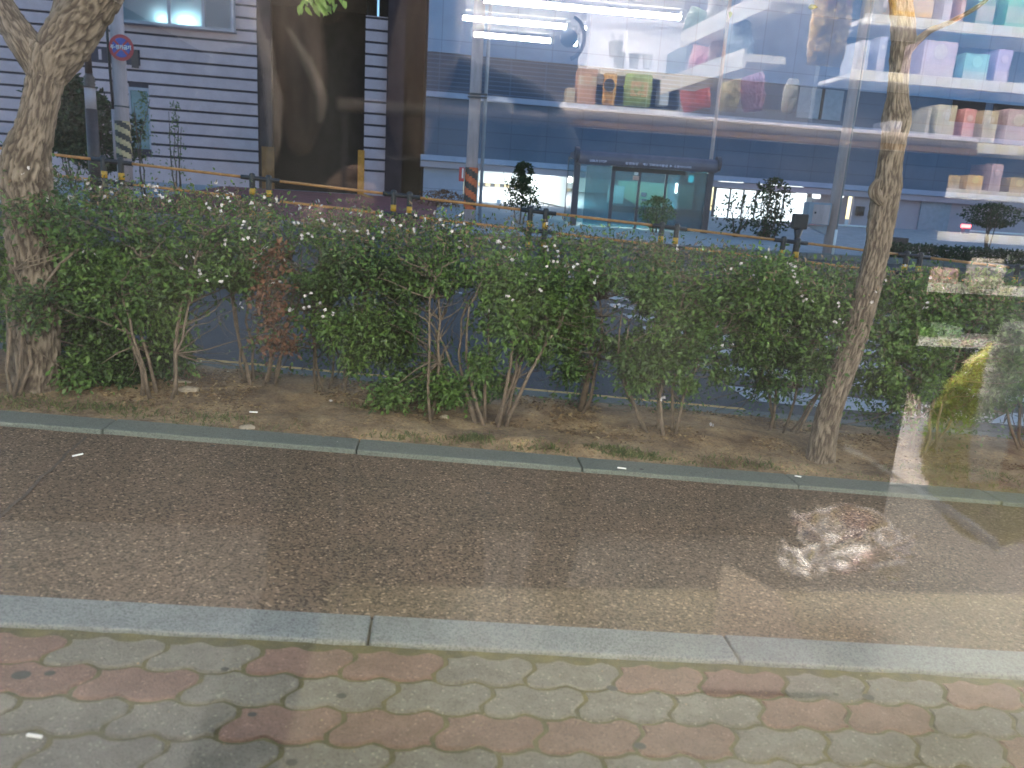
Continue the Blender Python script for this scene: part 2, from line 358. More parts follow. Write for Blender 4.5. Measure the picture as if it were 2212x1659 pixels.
keep = np.array([noise.noise(Vector((a*2.1, b*2.6, 5))) > (-.05 if b > 3.62 else .16) for a, b in zip(uu, vv)]); uu, vv = uu[keep], vv[keep]; n = len(uu)
pos = np.array([G(a, b, soilh(a, b)+.004) for a, b in zip(uu, vv)]); d = rdir(n); d[:, 2] *= .25
tag(leafmesh('leaf_litter', pos, d, rdir(n, 1.8), rng.uniform(.010, .030, n), rng.uniform(.005, .014, n), rng.beta(1.2, 1.8, n), M['litter']), kind='stuff')
# small grass and weeds along the kerb
gp, gd, gl, gt = [], [], [], []
patches = [(uvg(x, y)) + (rr, k) for x, y, rr, k in [(850, 905, .10, 160), (800, 900, .14, 130), (1010, 965, .10, 150), (1045, 985, .10, 90), (1350, 995, .13, 260), (1400, 1000, .16, 160), (1300, 985, .1, 90), (60, 885, .3, 260), (250, 895, .3, 260), (460, 915, .2, 130), (870, 960, .2, 120), (1560, 1010, .3, 120), (1180, 985, .2, 100), (2100, 1045, .4, 260), (1650, 1030, .2, 90)]]
for u, v, rr, k in patches:
    for _ in range(k):
        a, b = u+random.gauss(0, rr*.5), v+random.gauss(0, rr*.16)
        if not 3.36 < b < 4.4: b = 3.37+abs(b-3.37) % .3
        gp.append(G(a, b, soilh(a, b)-.002)); gd.append((random.gauss(0, .7), random.gauss(0, .7), 1)); gl.append(random.uniform(.01, .038)); gt.append(random.random())
for _ in range(1500):
    a, b = random.uniform(-3.4, 4.2), 3.35+abs(random.gauss(0, .05)); 
    if noise.noise(Vector((a*1.7, 3, 0))) > 0: gp.append(G(a, b, soilh(a, b)-.002)); gd.append((random.gauss(0, .8), random.gauss(0, .8), 1)); gl.append(random.uniform(.008, .022)); gt.append(random.random())
tag(leafmesh('grass', gp, gd, rdir(len(gp)), np.array(gl), .004, np.array(gt), M['grass']), kind='stuff')

# =================================================================== HEDGE SHRUBS
def bez(p, q, sag, n=7, jit=.012):
    p, q = np.array(p), np.array(q); out = []
    side = np.array([random.gauss(0, 1), random.gauss(0, 1), 0])*sag
    for i in range(n):
        t = i/(n-1); out.append(p*(1-t)+q*t+side*math.sin(math.pi*t)+(rng.normal(size=3)*jit if 0 < i < n-1 else 0))
    return out
LOW = [(60, 650, 45), (120, 640, 55), (185, 650, 55), (60, 705, 45), (140, 700, 45), (230, 700, 55), (300, 770, 50), (210, 790, 45), (160, 810, 35), (270, 825, 32), (370, 720, 45),
       (330, 650, 55), (400, 630, 45), (385, 765, 35), (270, 640, 55), (250, 590, 60), (350, 590, 60), (440, 590, 50), (500, 600, 35), (470, 560, 50), (200, 590, 45), (120, 600, 40), (20, 600, 50), (300, 700, 45), (230, 745, 40),
       (690, 650, 45), (715, 720, 35), (770, 680, 45), (805, 730, 42), (755, 780, 26), (830, 690, 45), (860, 760, 40), (890, 700, 36), (925, 820, 42), (845, 850, 34), (830, 880, 24), (965, 835, 36),
       (800, 620, 55), (870, 625, 55), (700, 590, 50), (940, 600, 45), (1045, 610, 50), (1120, 620, 50), (1050, 790, 34), (1015, 840, 28), (1100, 700, 45), (1160, 650, 55), (1090, 835, 24), (1150, 760, 36), (1200, 720, 45), (1255, 765, 36), (1235, 690, 45),
       (1200, 620, 55), (1290, 620, 50), (1400, 640, 50), (1345, 740, 34), (1400, 740, 50), (1440, 785, 42), (1480, 745, 45), (1370, 790, 34), (1530, 710, 45), (1600, 690, 52), (1660, 720, 50), (1700, 775, 42), (1620, 760, 34), (1570, 650, 52), (1480, 660, 50), (1480, 840, 22),
       (1740, 700, 50), (1780, 650, 50), (1700, 640, 50), (1650, 610, 50), (1760, 780, 38), (1390, 830, 26), (2000, 700, 55), (2060, 750, 48), (2150, 660, 55), (2180, 800, 50), (2000, 830, 34), (1940, 760, 34), (2100, 880, 30), (2180, 720, 50), (1960, 640, 45), (2060, 640, 50), (1240, 800, 22), (1540, 790, 26), (1905, 830, 34), (1960, 860, 32), (2030, 870, 34), (2070, 820, 34), (1700, 840, 28), (1640, 820, 26), (2140, 850, 36), (1930, 800, 34), (2010, 790, 38)]
# (base x, base y, stems, look): every shrub with a visible foot in the bed
SHRUBS = [(-250, 850, 6, 'leaf', 'abelia shrub left of the broad forked tree trunk, cut off by the frame'),
          (30, 862, 3, 'leaf', 'abelia shrub growing round the foot of the broad forked tree trunk'),
          (345, 870, 5, 'leaf', 'densely leaved abelia shrub beside the flat stone, right of the broad forked trunk'),
          (590, 815, 7, 'leaf_dry', 'reddish brown half dried shrub in the hedge beside the gap'),
          (730, 830, 5, 'leaf', 'abelia shrub with small white flowers just right of the reddish dried shrub'),
          (930, 920, 2, 'leaf', 'abelia shrub with one thin straight stem and low leaf tufts'),
          (1060, 925, 8, 'leaf', 'abelia shrub on a fan of many pale bare stems in the middle of the hedge'),
          (1245, 890, 2, 'leaf', 'abelia shrub on one thick leaning stem, set back in the hedge'),
          (1425, 950, 6, 'leaf', 'abelia shrub nearest the kerb, on tall pale stems between two gaps'),
          (1640, 905, 5, 'leaf', 'abelia shrub with many white flowers just left of the slim leaning tree'),
          (1990, 985, 5, 'leaf', 'abelia shrub right of the slim leaning tree'),
          (2230, 990, 5, 'leaf', 'abelia shrub at the right end of the hedge in view'),
          (2520, 1010, 5, 'leaf', 'abelia shrub past the right end of the hedge in view')]
SB = []
for x, y, k, look, lab in SHRUBS:
    u, v = uvg(x, y); SB.append([u, min(max(v, 3.5), 4.1), k, look, lab, []])
def nearest(u): return min((i for i in range(len(SB)) if i != 3), key=lambda i: abs(SB[i][0]-u+random.gauss(0, .05)))
def topline(u):        # height of the clipped top above the sloping ground
    return 1.03-.04*math.exp(-((u+.65)/.6)**2)+.035*noise.noise(Vector((u*1.7, 0, 9)))+.02*math.sin(u*5.1)
for x, y, rr in LOW:
    for kk in range(2):
        v = random.uniform(3.62, 4.2); u, z = lv(x+random.gauss(0, 8), y+random.gauss(0, 8), v); h = z-gz(u, v)
        s = rr*v/F*1.08; SB[nearest(u)][5].append((u, v, max(.06, h), s, int(5500*s*s*9.5), 0))
for x, y, s_, k_ in [(40, 650, .07, 60), (90, 640, .08, 80), (130, 665, .08, 90), (60, 690, .07, 60), (110, 700, .06, 50), (30, 430, .07, 26), (80, 420, .07, 30), (120, 450, .08, 60), (20, 470, .06, 26), (70, 460, .06, 18), (130, 500, .07, 50)]:
    u, z = lv(x, y, 3.46); SB[nearest(u)][5].append((u, 3.46, z-gz(u, 3.46), s_, int(k_*2.1), 0))
for x, y, rr in [(585, 560, 30), (580, 600, 32), (600, 640, 32), (590, 690, 34), (575, 730, 28), (610, 760, 28), (565, 650, 26), (120, 520, 30), (160, 540, 30)]:
    for kk in range(3):
        v = random.uniform(3.5, 3.7); u, z = lv(x+random.gauss(0, 8), y+random.gauss(0, 8), v); SB[3 if x > 400 else 1][5].append((u, v, z-gz(u, v), rr*v/F, 95 if x > 400 else 30, 0))
for _ in range(150):
    u, v = random.uniform(-3.4, 4.6), random.uniform(4.2, 4.4); SB[nearest(u)][5].append((u, v, random.uniform(.03, .22), random.uniform(.05, .09), 22, 0))
us = np.arange(-3.6, 4.9, .135)
for u in us:
    for v in (3.62, 3.80, 3.98, 4.16, 4.32):
        for k, hf in enumerate((.10, .22, .34, .46, .58, .72)):
            if random.random() < (.10, .06, .22, .38 if v > 3.7 else .75, .54 if v > 3.7 else .9, .70 if v > 3.9 else .95)[k]: continue
            uu_ = u+random.gauss(0, .04); t = topline(uu_)-(.05 if v < 3.7 else 0)
            # hollow spots seen in the photograph
            if k > 0:
                xs = CX+F*uu_/v
            SB[nearest(uu_)][5].append((uu_, v+random.gauss(0, .04), t-hf+random.gauss(0, .02), random.uniform(.075, .12), random.randint(54, 80), 1 if k == 0 else 0))
GAPX = [(955, 690, 55), (1005, 650, 34), (1330, 680, 50), (1300, 655, 30), (470, 690, 72), (480, 760, 60), (660, 560, 34), (1150, 830, 40)]
def toshow(p):
    d = p-EYE; z = d@fw; return CX+F*(d@rt)/z, CY-F*(d@up)/z
allpos = []
FLOW = [(430, 600, 3), (455, 445, 2), (560, 555, 4), (575, 530, 3), (535, 490, 4), (480, 455, 3), (660, 665, 3), (690, 655, 3), (715, 685, 3), (628, 668, 3), (600, 610, 2), (665, 630, 2), (515, 655, 2), (1085, 530, 5), (1190, 530, 5), (1200, 560, 5), (1150, 600, 3), (1230, 590, 3),
        (1575, 580, 2), (1640, 610, 3), (1625, 600, 3), (1720, 590, 4), (1730, 640, 2), (1810, 690, 4), (1805, 660, 2), (1715, 610, 3), (1890, 640, 2), (2000, 660, 3), (1427, 865, 3), (1537, 915, 3), (1245, 570, 2), (1110, 560, 3), (1275, 580, 2), (380, 575, 2), (110, 440, 4), (160, 425, 3), (230, 430, 3),
        (330, 405, 3), (450, 450, 2), (700, 470, 2), (735, 490, 2), (690, 440, 3), (500, 420, 3), (350, 425, 3), (640, 480, 3), (560, 580, 3), (1570, 745, 2), (720, 860, 1), (805, 505, 2), (900, 490, 3), (820, 500, 2), (585, 430, 3), (545, 440, 3), (660, 520, 2)]
fl = []
for x, y, k in FLOW:
    v = random.uniform(3.5, 3.6); u, z = lv(x, y, v)
    fl.append((u, v, z, k))
for _ in range(70):
    u = random.uniform(-2.4, .2) if random.random() < .72 else random.uniform(.2, 3.4); v = random.uniform(3.52, 4.2); fl.append((u, v, gz(u, v)+topline(u)+random.uniform(-.05, .02), random.randint(1, 3)))
for _ in range(24):
    u = random.uniform(-2.4, 3.0); v = random.uniform(3.5, 3.56); fl.append((u, v, gz(u, v)+topline(u)-random.uniform(.03, .4), random.randint(1, 3)))
for si, (bu, bv, k, look, lab, cl) in enumerate(SB):
    root = empty('dried_shrub' if look == 'leaf_dry' else 'hedge_shrub', G(bu, bv, 0)); inv = np.array(root.location)
    tag(root, lab, 'shrub', 'shrubs of the clipped hedge along the planting bed')
    pos, dr, nr, Ls, Ws, tn = [], [], [], [], [], []
    tops = [c for c in cl]
    stm = MB(); thin = MB(); base = np.array(G(bu, bv, soilh(bu, bv)-.01))-inv
    random.shuffle(tops); hubs = []
    for i in range(k):
        a = (i+.5)/k*2*math.pi; q = np.array(W(.05*math.cos(a)*1.6, .05*math.sin(a), 0)); spread = random.uniform(.12, .30)
        tip = base+np.array(W(math.cos(a)*spread*1.3, math.sin(a)*spread*.5, random.uniform(.55, .8)))
        pts = bez(base+q, tip, .035, 8, .007); stm.tube(pts, list(np.linspace(random.uniform(.0075, .0125), .004, 8)), 6); hubs += pts[3:]
    if si == 7:
        stm.tube([base+np.array(W(0, 0, 0)), base+np.array(W(.02, 0, .16)), base+np.array(W(.035, 0, .3)), base+np.array(W(.06, 0, .42))], [.02, .018, .017, .014], 8)
    for (u, v, h, s, cnt, tp) in tops:
        c = np.array(G(u, v, h))-inv; near = min(hubs, key=lambda q: np.linalg.norm(np.array(q)-c)+abs(q[2]-c[2]+.12))
        if np.linalg.norm(np.array(near)-c) < .75: stm.tube(bez(near, c, .02, 5, .008), list(np.linspace(.0045, .0016, 5)), 4)
        for _ in range(3):
            stm.tube(bez(c, c+rdir(1, .5)[0]*s*1.1, .01, 4, .004), [.0018, .0015, .0011, .0008], 3)
        if look == 'leaf_dry' and not tp: cnt = int(cnt*.45)
        g = rng.normal(size=(cnt, 3))*s*np.array([.55, .55, .5]); pp = c+g
        keep = []
        for q in pp:
            x, y = toshow(q+inv); ok = True
            for gx, gy, gr in GAPX:
                if (x-gx)**2+(y-gy)**2 < gr*gr and random.random() < .86: ok = False
            if not tp and noise.noise(Vector(tuple((q+inv)*6))) < -.22: ok = False
            keep.append(ok)
        pp = pp[np.array(keep, bool)]; m_ = len(pp)
        if not m_: continue
        pos.append(pp); o_ = (pp-c)/s; dr.append(o_*.8+rdir(m_)*1.0+np.array([0, -.25, -.05])); nr.append(rdir(m_)*.7+np.array([0, -.35, .9]))
        Ls.append(rng.uniform(.018, .034, m_)*(1.0 if not tp else .85)); tn.append(np.clip(rng.beta(2.2, 2.4, m_)*.75+.35*noise.noise(Vector((u*2.3, v*2, h*3)))+(.12 if tp else 0), 0, 1)); Ws.append(Ls[-1]*rng.uniform(.42, .62, m_))
    stm.build('stems', M['stem'], root, smooth=True)
    if pos:
        leafmesh('foliage', np.concatenate(pos), np.concatenate(dr), np.concatenate(nr), np.concatenate(Ls), np.concatenate(Ws), np.concatenate(tn), M[look], root)
    # brown dried sprays at the clipped top
    bt = [(c[0], c[1], c[2]) for c in cl if c[5]]
    if bt:
        pp, dd = [], []
        for u, v, h in bt:
            for _ in range(38): pp.append(np.array(G(u+random.gauss(0, .07), v+random.gauss(0, .07), h+random.gauss(.045, .03)))-inv); dd.append(rdir(1, .6)[0])
        leafmesh('dry_sprays', pp, dd, rdir(len(pp), .5), rng.uniform(.012, .028, len(pp)), .009, rng.random(len(pp)), M['leaf_top'], root)
    fp, fd, fn = [], [], []
    for (u, v, z, kk) in fl:
        if min(range(len(SB)), key=lambda i: abs(SB[i][0]-u)) != si: continue
        for _ in range(kk):
            c = np.array(W(u+random.gauss(0, .016), v+random.gauss(0, .012), z+random.gauss(0, .014)))-inv; ax = rdir(1)[0]+np.array([0, -.9, .2]); ax /= np.linalg.norm(ax)
            t1 = np.cross(ax, (0, 0, 1)); t1 /= np.linalg.norm(t1); t2 = np.cross(ax, t1)
            for j in range(5):
                q = j*1.2566+random.random()*.3; fp.append(c); fd.append(t1*math.cos(q)+t2*math.sin(q)+ax*.35); fn.append(ax)
    if fp: leafmesh('blossoms', fp, fd, fn, rng.uniform(.0075, .011, len(fp)), .009, rng.random(len(fp)), M['petal'], root)

# =================================================================== STREET TREES
def trunkmesh(name, path, parent, seed, m, ridge=.10, segs=96, step=.012, freq=9.0):
    """path: (point, radius) list; a dense skin with vertical plates and fissures cut into it"""
    P = [Vector(p) for p, r_ in path]; Rr = [r_ for p, r_ in path]
    Ls = [0];
    for a, b in zip(P[:-1], P[1:]): Ls.append(Ls[-1]+(b-a).length)
    T = Ls[-1]; N = max(6, int(T/step)); cs, rs = [], []
    def cr_(vals, s):
        i = max(k for k in range(len(Ls)) if Ls[k] <= s+1e-9); i = min(i, len(Ls)-2); t = (s-Ls[i])/(Ls[i+1]-Ls[i])
        g = lambda k: vals[max(0, min(len(vals)-1, k))]
        a, b, c, d = g(i-1), g(i), g(i+1), g(i+2)
        return (b*2+(c-a)*t+(a*2-b*5+c*4-d)*t*t+(b*3-a-c*3+d)*t*t*t)*.5
    for i in range(N+1):
        s = T*i/N; cs.append(cr_(P, s)); rs.append(cr_(Rr, s))
    vs, tone = [], []; a = (cs[1]-cs[0]).orthogonal().normalized()
    for i in range(N+1):
        t = (cs[min(i+1, N)]-cs[max(i-1, 0)]).normalized(); a = (a-t*a.dot(t)).normalized(); b = t.cross(a); s = T*i/N
        for j in range(segs):
            q = 2*math.pi*j/segs; r_ = rs[i]
            lump = noise.noise(Vector((math.cos(q)*1.2, math.sin(q)*1.2, s*3.2+seed)))*.11
            wv = .25*noise.noise(Vector((math.cos(q)*2, math.sin(q)*2, s*9+seed)))
            qq = q+wv*.6
            n1 = noise.noise(Vector((math.cos(qq)*freq*.85, math.sin(qq)*freq*.85, s*16+seed*3)))
            n2 = noise.noise(Vector((math.cos(qq)*freq*2.1, math.sin(qq)*freq*2.1, s*30+seed)))
            rd = 1-abs(n1)*2.6; fis = max(0, rd)**1.6            # fissure where the noise crosses zero
            pl = max(0, min(1, .70-fis*1.0+.38*n2)); tone.append(max(0, min(1, pl*1.15+.15*n1)))
            vs.append(cs[i]+(a*math.cos(q)+b*math.sin(q))*r_*(1+lump+ridge*1.5*(pl-.5)))
    fs = [(i*segs+j, i*segs+(j+1) % segs, (i+1)*segs+(j+1) % segs, (i+1)*segs+j) for i in range(N) for j in range(segs)]
    fs += [tuple(range(segs))[::-1], tuple(N*segs+j for j in range(segs))]
    bb = MB(); bb.add(vs, fs); o = bb.build(name, m, parent, smooth=True)
    at = o.data.attributes.new('tone', 'FLOAT', 'POINT'); at.data.foreach_set('value', tone); return o
def path(v, pts, inv):
    out = []
    for q in pts:
        x, y, w_ = q[:3]; vv_ = q[3] if len(q) > 3 else v
        u, z = lv(x, y, vv_); out.append((np.array(W(u, vv_, z))-inv, w_*.5*vv_/F*.95))
    return out
def crown(parent, inv, cs, m, ln=.05):
    pp, dd, tt = [], [], []
    for (c, s, k) in cs:
        g = rng.normal(size=(k, 3))*s*.5; pp.append(np.array(c)-inv+g); dd.append(rdir(k)+np.array([0, 0, -.5])); tt.append(rng.beta(2, 2, k))
    pp = np.concatenate(pp); dd = np.concatenate(dd); tt = np.concatenate(tt); n = len(pp)
    return leafmesh('crown', pp, dd, rdir(n, 1.0), rng.uniform(ln*.7, ln*1.3, n), rng.uniform(ln*.35, ln*.55, n), tt, m, parent)
uL, zL = lv(75, 850, 3.66); tl = empty('street_tree', W(uL, 3.66, gz(uL, 3.66))); inv = np.array(tl.location)
tag(tl, 'broad forked street tree with rough fissured bark, growing through the hedge', 'tree', 'street trees in the planting bed')
trunkmesh('trunk', path(3.66, [(78, 890, 120), (76, 850, 106), (74, 700, 96), (70, 560, 92), (60, 450, 92), (54, 380, 94), (60, 330, 86), (78, 270, 68), (90, 215, 64), (98, 170, 68), (104, 130, 80), (112, 105, 80)], inv), tl, 1.3, M['bark'], .13)
trunkmesh('limb', path(3.66, [(100, 165, 66), (130, 105, 88), (165, 55, 88, 3.64), (212, -5, 80, 3.6), (262, -80, 68, 3.5), (330, -190, 55, 3.3), (420, -330, 40, 3.1)], inv), tl, 4.1, M['bark'], .12)
trunkmesh('limb', path(3.66, [(92, 165, 50), (66, 112, 62), (32, 62, 56, 3.7), (2, 15, 50, 3.75), (-40, -60, 46, 3.8), (-120, -200, 40, 3.9)], inv), tl, 7.7, M['bark'], .12)
trunkmesh('limb', path(3.66, [(112, 112, 60), (140, 50, 56, 3.72), (150, -10, 48, 3.8), (160, -120, 40, 3.9)], inv), tl, 9.2, M['bark'], .12)
pts = [np.array(W(*p))-inv for p in ((-1.25, 3.2, 2.55), (-1.05, 3.1, 2.4), (-.95, 3.0, 2.2), (-.9, 3.0, 2.05))]
_t = MB(); _t.tube(pts, [.016, .012, .008, .003], 6); _t.build('branch', M['stem'], tl, smooth=True)
cl = [(W(-1.6+random.gauss(0, .8), 3.6+random.gauss(0, .6), 3.6+random.gauss(0, .35)), .4, 60) for _ in range(60)]
crown(tl, inv, cl, M['leaf'], .055)
pp, dd = [], []
for _ in range(46):
    x, y = random.uniform(648, 745), random.uniform(-50, 14); v = random.uniform(2.9, 3.15); u, z = lv(x, y, v); pp.append(np.array(W(u, v, z))-inv); dd.append((random.gauss(0, .5), random.gauss(0, .4), -1))
leafmesh('hanging_leaves', pp, dd, rdir(len(pp))*.5+np.array([0, -1, .3]), rng.uniform(.03, .05, 46), rng.uniform(.014, .022, 46), rng.uniform(.7, 1.0, 46)*.9, M['leaf'], tl)

uR, zR = lv(1768, 1012, 3.62); tr_ = empty('street_tree', W(uR, 3.62, gz(uR, 3.62))); inv = np.array(tr_.location)
tag(tr_, 'slim leaning street tree with pale peeling bark and a knotted upper trunk', 'tree', 'street trees in the planting bed')
trunkmesh('trunk', path(3.62, [(1760, 1035, 84), (1768, 1000, 72), (1786, 910, 62), (1812, 825, 58), (1842, 745, 54), (1866, 665, 54), (1880, 600, 56), (1896, 530, 56), (1906, 470, 60), (1916, 410, 64), (1922, 360, 52), (1932, 300, 50), (1938, 255, 60), (1940, 205, 44), (1944, 130, 42), (1952, 80, 48), (1948, 20, 46), (1944, -60, 44), (1950, -200, 40)], inv), tr_, 2.9, M['bark'], .15, 80)
_k = trunkmesh('knot', path(3.58, [(1905, 440, 14), (1893, 424, 26), (1889, 408, 26), (1897, 388, 12)], inv), tr_, 3.3, M['bark'], .2, 40)
trunkmesh('limb', path(3.62, [(1955, 118, 18), (1978, 92, 18), (2010, 66, 13), (2060, 44, 10), (2130, 0, 9), (2200, -80, 7)], inv), tr_, 5.0, M['bark'], .1, 24)
cl = [(W(2.2+random.gauss(0, .6), 3.6+random.gauss(0, .6), 3.4+random.gauss(0, .3)), .4, 60) for _ in range(45)]
crown(tr_, inv, cl, M['leaf'], .055)
# thin bare stem hugging the left trunk
_t = MB(); P_ = path(3.5, [(28, 862, 9), (42, 800, 8), (46, 740, 7), (50, 690, 7), (74, 650, 7), (100, 610, 6), (130, 570, 6), (160, 545, 5)], np.zeros(3))
_t.tube([p for p, r_ in P_], [r_ for p, r_ in P_], 8)
P_ = path(3.5, [(28, 862, 9), (14, 800, 8), (22, 720, 7), (10, 640, 6), (-20, 600, 5)], np.zeros(3)); _t.tube([p for p, r_ in P_], [r_ for p, r_ in P_], 8)
tag(_t.build('bare_sapling', M['stem'], smooth=True), 'bare twin stemmed sapling against the foot of the broad forked trunk', 'sapling')

# =================================================================== SMALL THINGS ON THE GROUND
def lump(name, u, v, a, b, h, m, lab, cat, group=None, seed=0, rot=0, zz=0.0):
    bm = bmesh.new(); bmesh.ops.create_icosphere(bm, subdivisions=3, radius=1)
    for q in bm.verts:
        n_ = 1+.35*noise.noise(q.co*1.3+Vector((seed, 0, 0)))+.12*noise.noise(q.co*4+Vector((seed, 3, 0)))
        x, y, z = q.co.x*a*n_, q.co.y*b*n_, max(-.3, q.co.z)*h*n_; c, s = math.cos(rot), math.sin(rot); q.co = (x*c-y*s, x*s+y*c, z)
    me = bpy.data.meshes.new(name); bm.to_mesh(me); bm.free(); me.materials.append(m); o = bpy.data.objects.new(name, me); sc.collection.objects.link(o)
    zb = soilh(u, v) if v > 3.34 else 0
    o.matrix_basis = Matrix.Translation(G(u, v, zb+h*.2+zz))@UM.copy(); return tag(o, lab, cat, group)
M['stone'] = mat('stone', (.26, .22, .17), .9, 12, .35, .6, 90)
for (x, y, a, b, h, lab, sd, rot) in [(405, 862, .052, .03, .018, 'flat pale stone at the foot of the densely leaved shrub', 1, .2), (390, 838, .055, .02, .012, 'longer pale slab lying just behind the flat stone', 4, -.3),
        (960, 912, .022, .014, .012, 'small round pinkish stone among the bare stems', 7, 0)]:
    u, v = uvg(x, y); lump('stone', u, max(v, 3.4), a, b, h, M['stone'], lab, 'stone', 'stones in the planting bed', sd, rot)
u, v = uvg(538, 928); lump('crumpled_paper', u, 3.39, .034, .02, .014, M['stone'], 'crumpled grey scrap lying on the soil under a white wrapper', 'litter scrap', None, 11)
def stick(name, x, y, ln, rad, rot, m, lab, cat, group, h=.004):
    u, v = uvg(x, y); b = MB(); b.tube([(-ln/2, 0, 0), (ln/2, 0, 0)], rad, 8)
    o = b.build(name, m, smooth=False); zb = soilh(u, v) if v > 3.34 else (.022 if v > 3.19 else 0)
    o.matrix_basis = Matrix.Translation(G(u, v, zb+rad+h-.003))@UM@Matrix.Rotation(S, 4, 'Y')@Matrix.Rotation(rot, 4, 'Z'); return tag(o, lab, cat, group)
stick('cigarette_butt', 548, 913, .036, .0036, .1, M['white'], 'white cigarette butt by the crumpled grey scrap on the soil', 'cigarette butt', 'cigarette butts', .03)
stick('cigarette_butt', 1342, 1023, .040, .0034, -.15, M['white'], 'white cigarette butt lying on the kerb of the planting bed', 'cigarette butt', 'cigarette butts')
stick('cigarette_butt', 168, 985, .040, .0034, .9, M['white'], 'cigarette butt lying along the seam of the red path', 'cigarette butt', 'cigarette butts')
stick('cigarette_butt', 75, 1594, .030, .0036, -.15, M['paper'], 'cream cigarette butt on the paving stones', 'cigarette butt', 'cigarette butts')
stick('cigarette_butt', 1722, 1040, .03, .0034, -.3, M['white'], 'cigarette butt beside the foot of the slim leaning tree', 'cigarette butt', 'cigarette butts')
# dark chewing gum stains, flat on the paving
M['gum'] = mat('gum', (.035, .035, .03), .8, 30, .3)
gs = MB()
for x, y, a in [(46, 1461, .020), (108, 1457, .012), (486, 1448, .010), (738, 1506, .012), (545, 1546, .010), (1322, 1489, .014), (1382, 1614, .014), (1875, 1508, .016), (1805, 1502, .008), (630, 1650, .012), (1420, 1500, .006),
                (1055, 1068, .010), (1090, 1045, .008), (460, 966, .012), (1385, 1025, .010), (1260, 1090, .005)]:
    u, v = uvg(x, y); n = 14; h = .0035 if v < 1.77 else (.0262 if 3.19 < v < 3.35 else .006)
    gs.add([G(u+a*math.cos(q*2*math.pi/n)*(1+.25*noise.noise(Vector((q, x, 0)))), v+a*.8*math.sin(q*2*math.pi/n)*(1+.25*noise.noise(Vector((q, y, 3)))), h) for q in range(n)], [tuple(range(n))])
tag(gs.build('gum_stains', M['gum']), kind='stuff')
# tiny pale grit and crumbs
n = 420; uu = rng.uniform(-1.9, 3.2, n); vv = rng.uniform(.9, 3.3, n); pos = np.array([G(a, b, .004 if b < 3.19 else .025) for a, b in zip(uu, vv)]); d = rdir(n); d[:, 2] *= .1
tag(leafmesh('grit', pos, d, rdir(n, 3), rng.uniform(.003, .007, n), rng.uniform(.002, .005, n), rng.uniform(.7, 1, n), M['litter']), kind='stuff')
# =================================================================== MEDIAN RAIL
def bar(name, u0_, u1_, v, h, r, m, parent, inv, n=10):
    b = MB(); b.tube([np.array(G(u0_+(u1_-u0_)*i/4, v, h))-inv for i in range(5)], r, n); return b.build(name, m, parent, smooth=True)
RV = 15.0
px = [lv(x, y, RV)[0] for x, y in ((545, 400), (850, 440), (1145, 470), (1430, 490), (1692, 525), (1960, 545), (2200, 570))]
px = [px[0]-5.25, px[0]-2.62]+px+[px[-1]+2.45]
place = ['left of the dark lamp post', 'just behind the pole with the round sign', 'before the open dark passage', 'under the dark gap between the two buildings', 'before the parking garage mouth',
         'in front of the glass bus shelter', 'directly under the dark box shaped beacon', 'behind the slim leaning tree', 'at the right end of the rail in view', 'past the right end of the rail']
for i, u in enumerate(px):
    g0 = np.array(G(u, RV, -.1)); root = empty('rail_post_pair', tuple(g0)); tag(root, 'black rail posts with yellow bands '+place[i], 'guard rail post', 'black and yellow post pairs of the road median rail')
    for k in (0, .30):
        P0 = MB(); P0.tube([np.array(G(u+k, RV, h))-g0 for h in (-.1, .3, .62, .90, 1.03, 1.06, 1.075)], [.052, .052, .052, .052, .058, .05, .02], 14); P0.build('post', M['black'], root, smooth=True)
        Y0 = MB(); Y0.tube([np.array(G(u+k, RV, h))-g0 for h in (.68, .80)], .0545, 14, cap=True); Y0.build('reflective_band', M['yellow'], root, smooth=True)
        Y0 = MB(); Y0.tube([np.array(G(u+k, RV, h))-g0 for h in (.30, .40)], .0545, 14, cap=True); Y0.build('reflective_band', M['yellow'], root, smooth=True)
    for h in (.985, .62):
        C0 = MB(); C0.tube([np.array(G(u+k, RV, h))-g0 for k in (-.2, .05, .25, .50)], .042, 12); C0.build('sleeve', M['black'], root, smooth=True)
    if i < len(px)-1:
        g1 = np.array(G(u+.5, RV, .6)); r1 = empty('guard_rail', tuple(g1)); tag(r1, 'two yellow rail bars '+['left of the round sign pole', 'either side of the round sign pole, above the hedge', 'crossing the foot of the open passage', 'between the dark gap and the orange striped pole\'s left', 'crossing below the small cone shaped tree', 'crossing the lower glass of the bus shelter', 'running under the white lit shop front', 'running behind the slim leaning tree', 'at the far right of the view'][i], 'guard rail', 'yellow bars of the road median rail')
        L_ = px[i+1]-u-.66
        for h in (.985, .62): bar('bar', u+.48, u+.48+L_, RV, h, .026, M['rail_yellow'], r1, g1)

# beacon box on a stem just behind the rail
u_, z_ = lv(1727, 480, 15.6); g0 = np.array(G(u_, 15.6, 0)); root = empty('signal_beacon', tuple(g0)); tag(root, 'black box headed beacon on a short stem standing above the median rail', 'beacon')
b = MB(); zt = z_-g0[2]; b.box(-.15, .15, -.1, .1, zt-.14, zt+.17); b.build('housing', M['black'], root, bevel=.03)
b = MB(); b.tube([(0, 0, -.1), (0, 0, zt-.3), (0, 0, zt-.12)], [.055, .055, .10], 12); b.build('stem', M['black'], root, smooth=True)

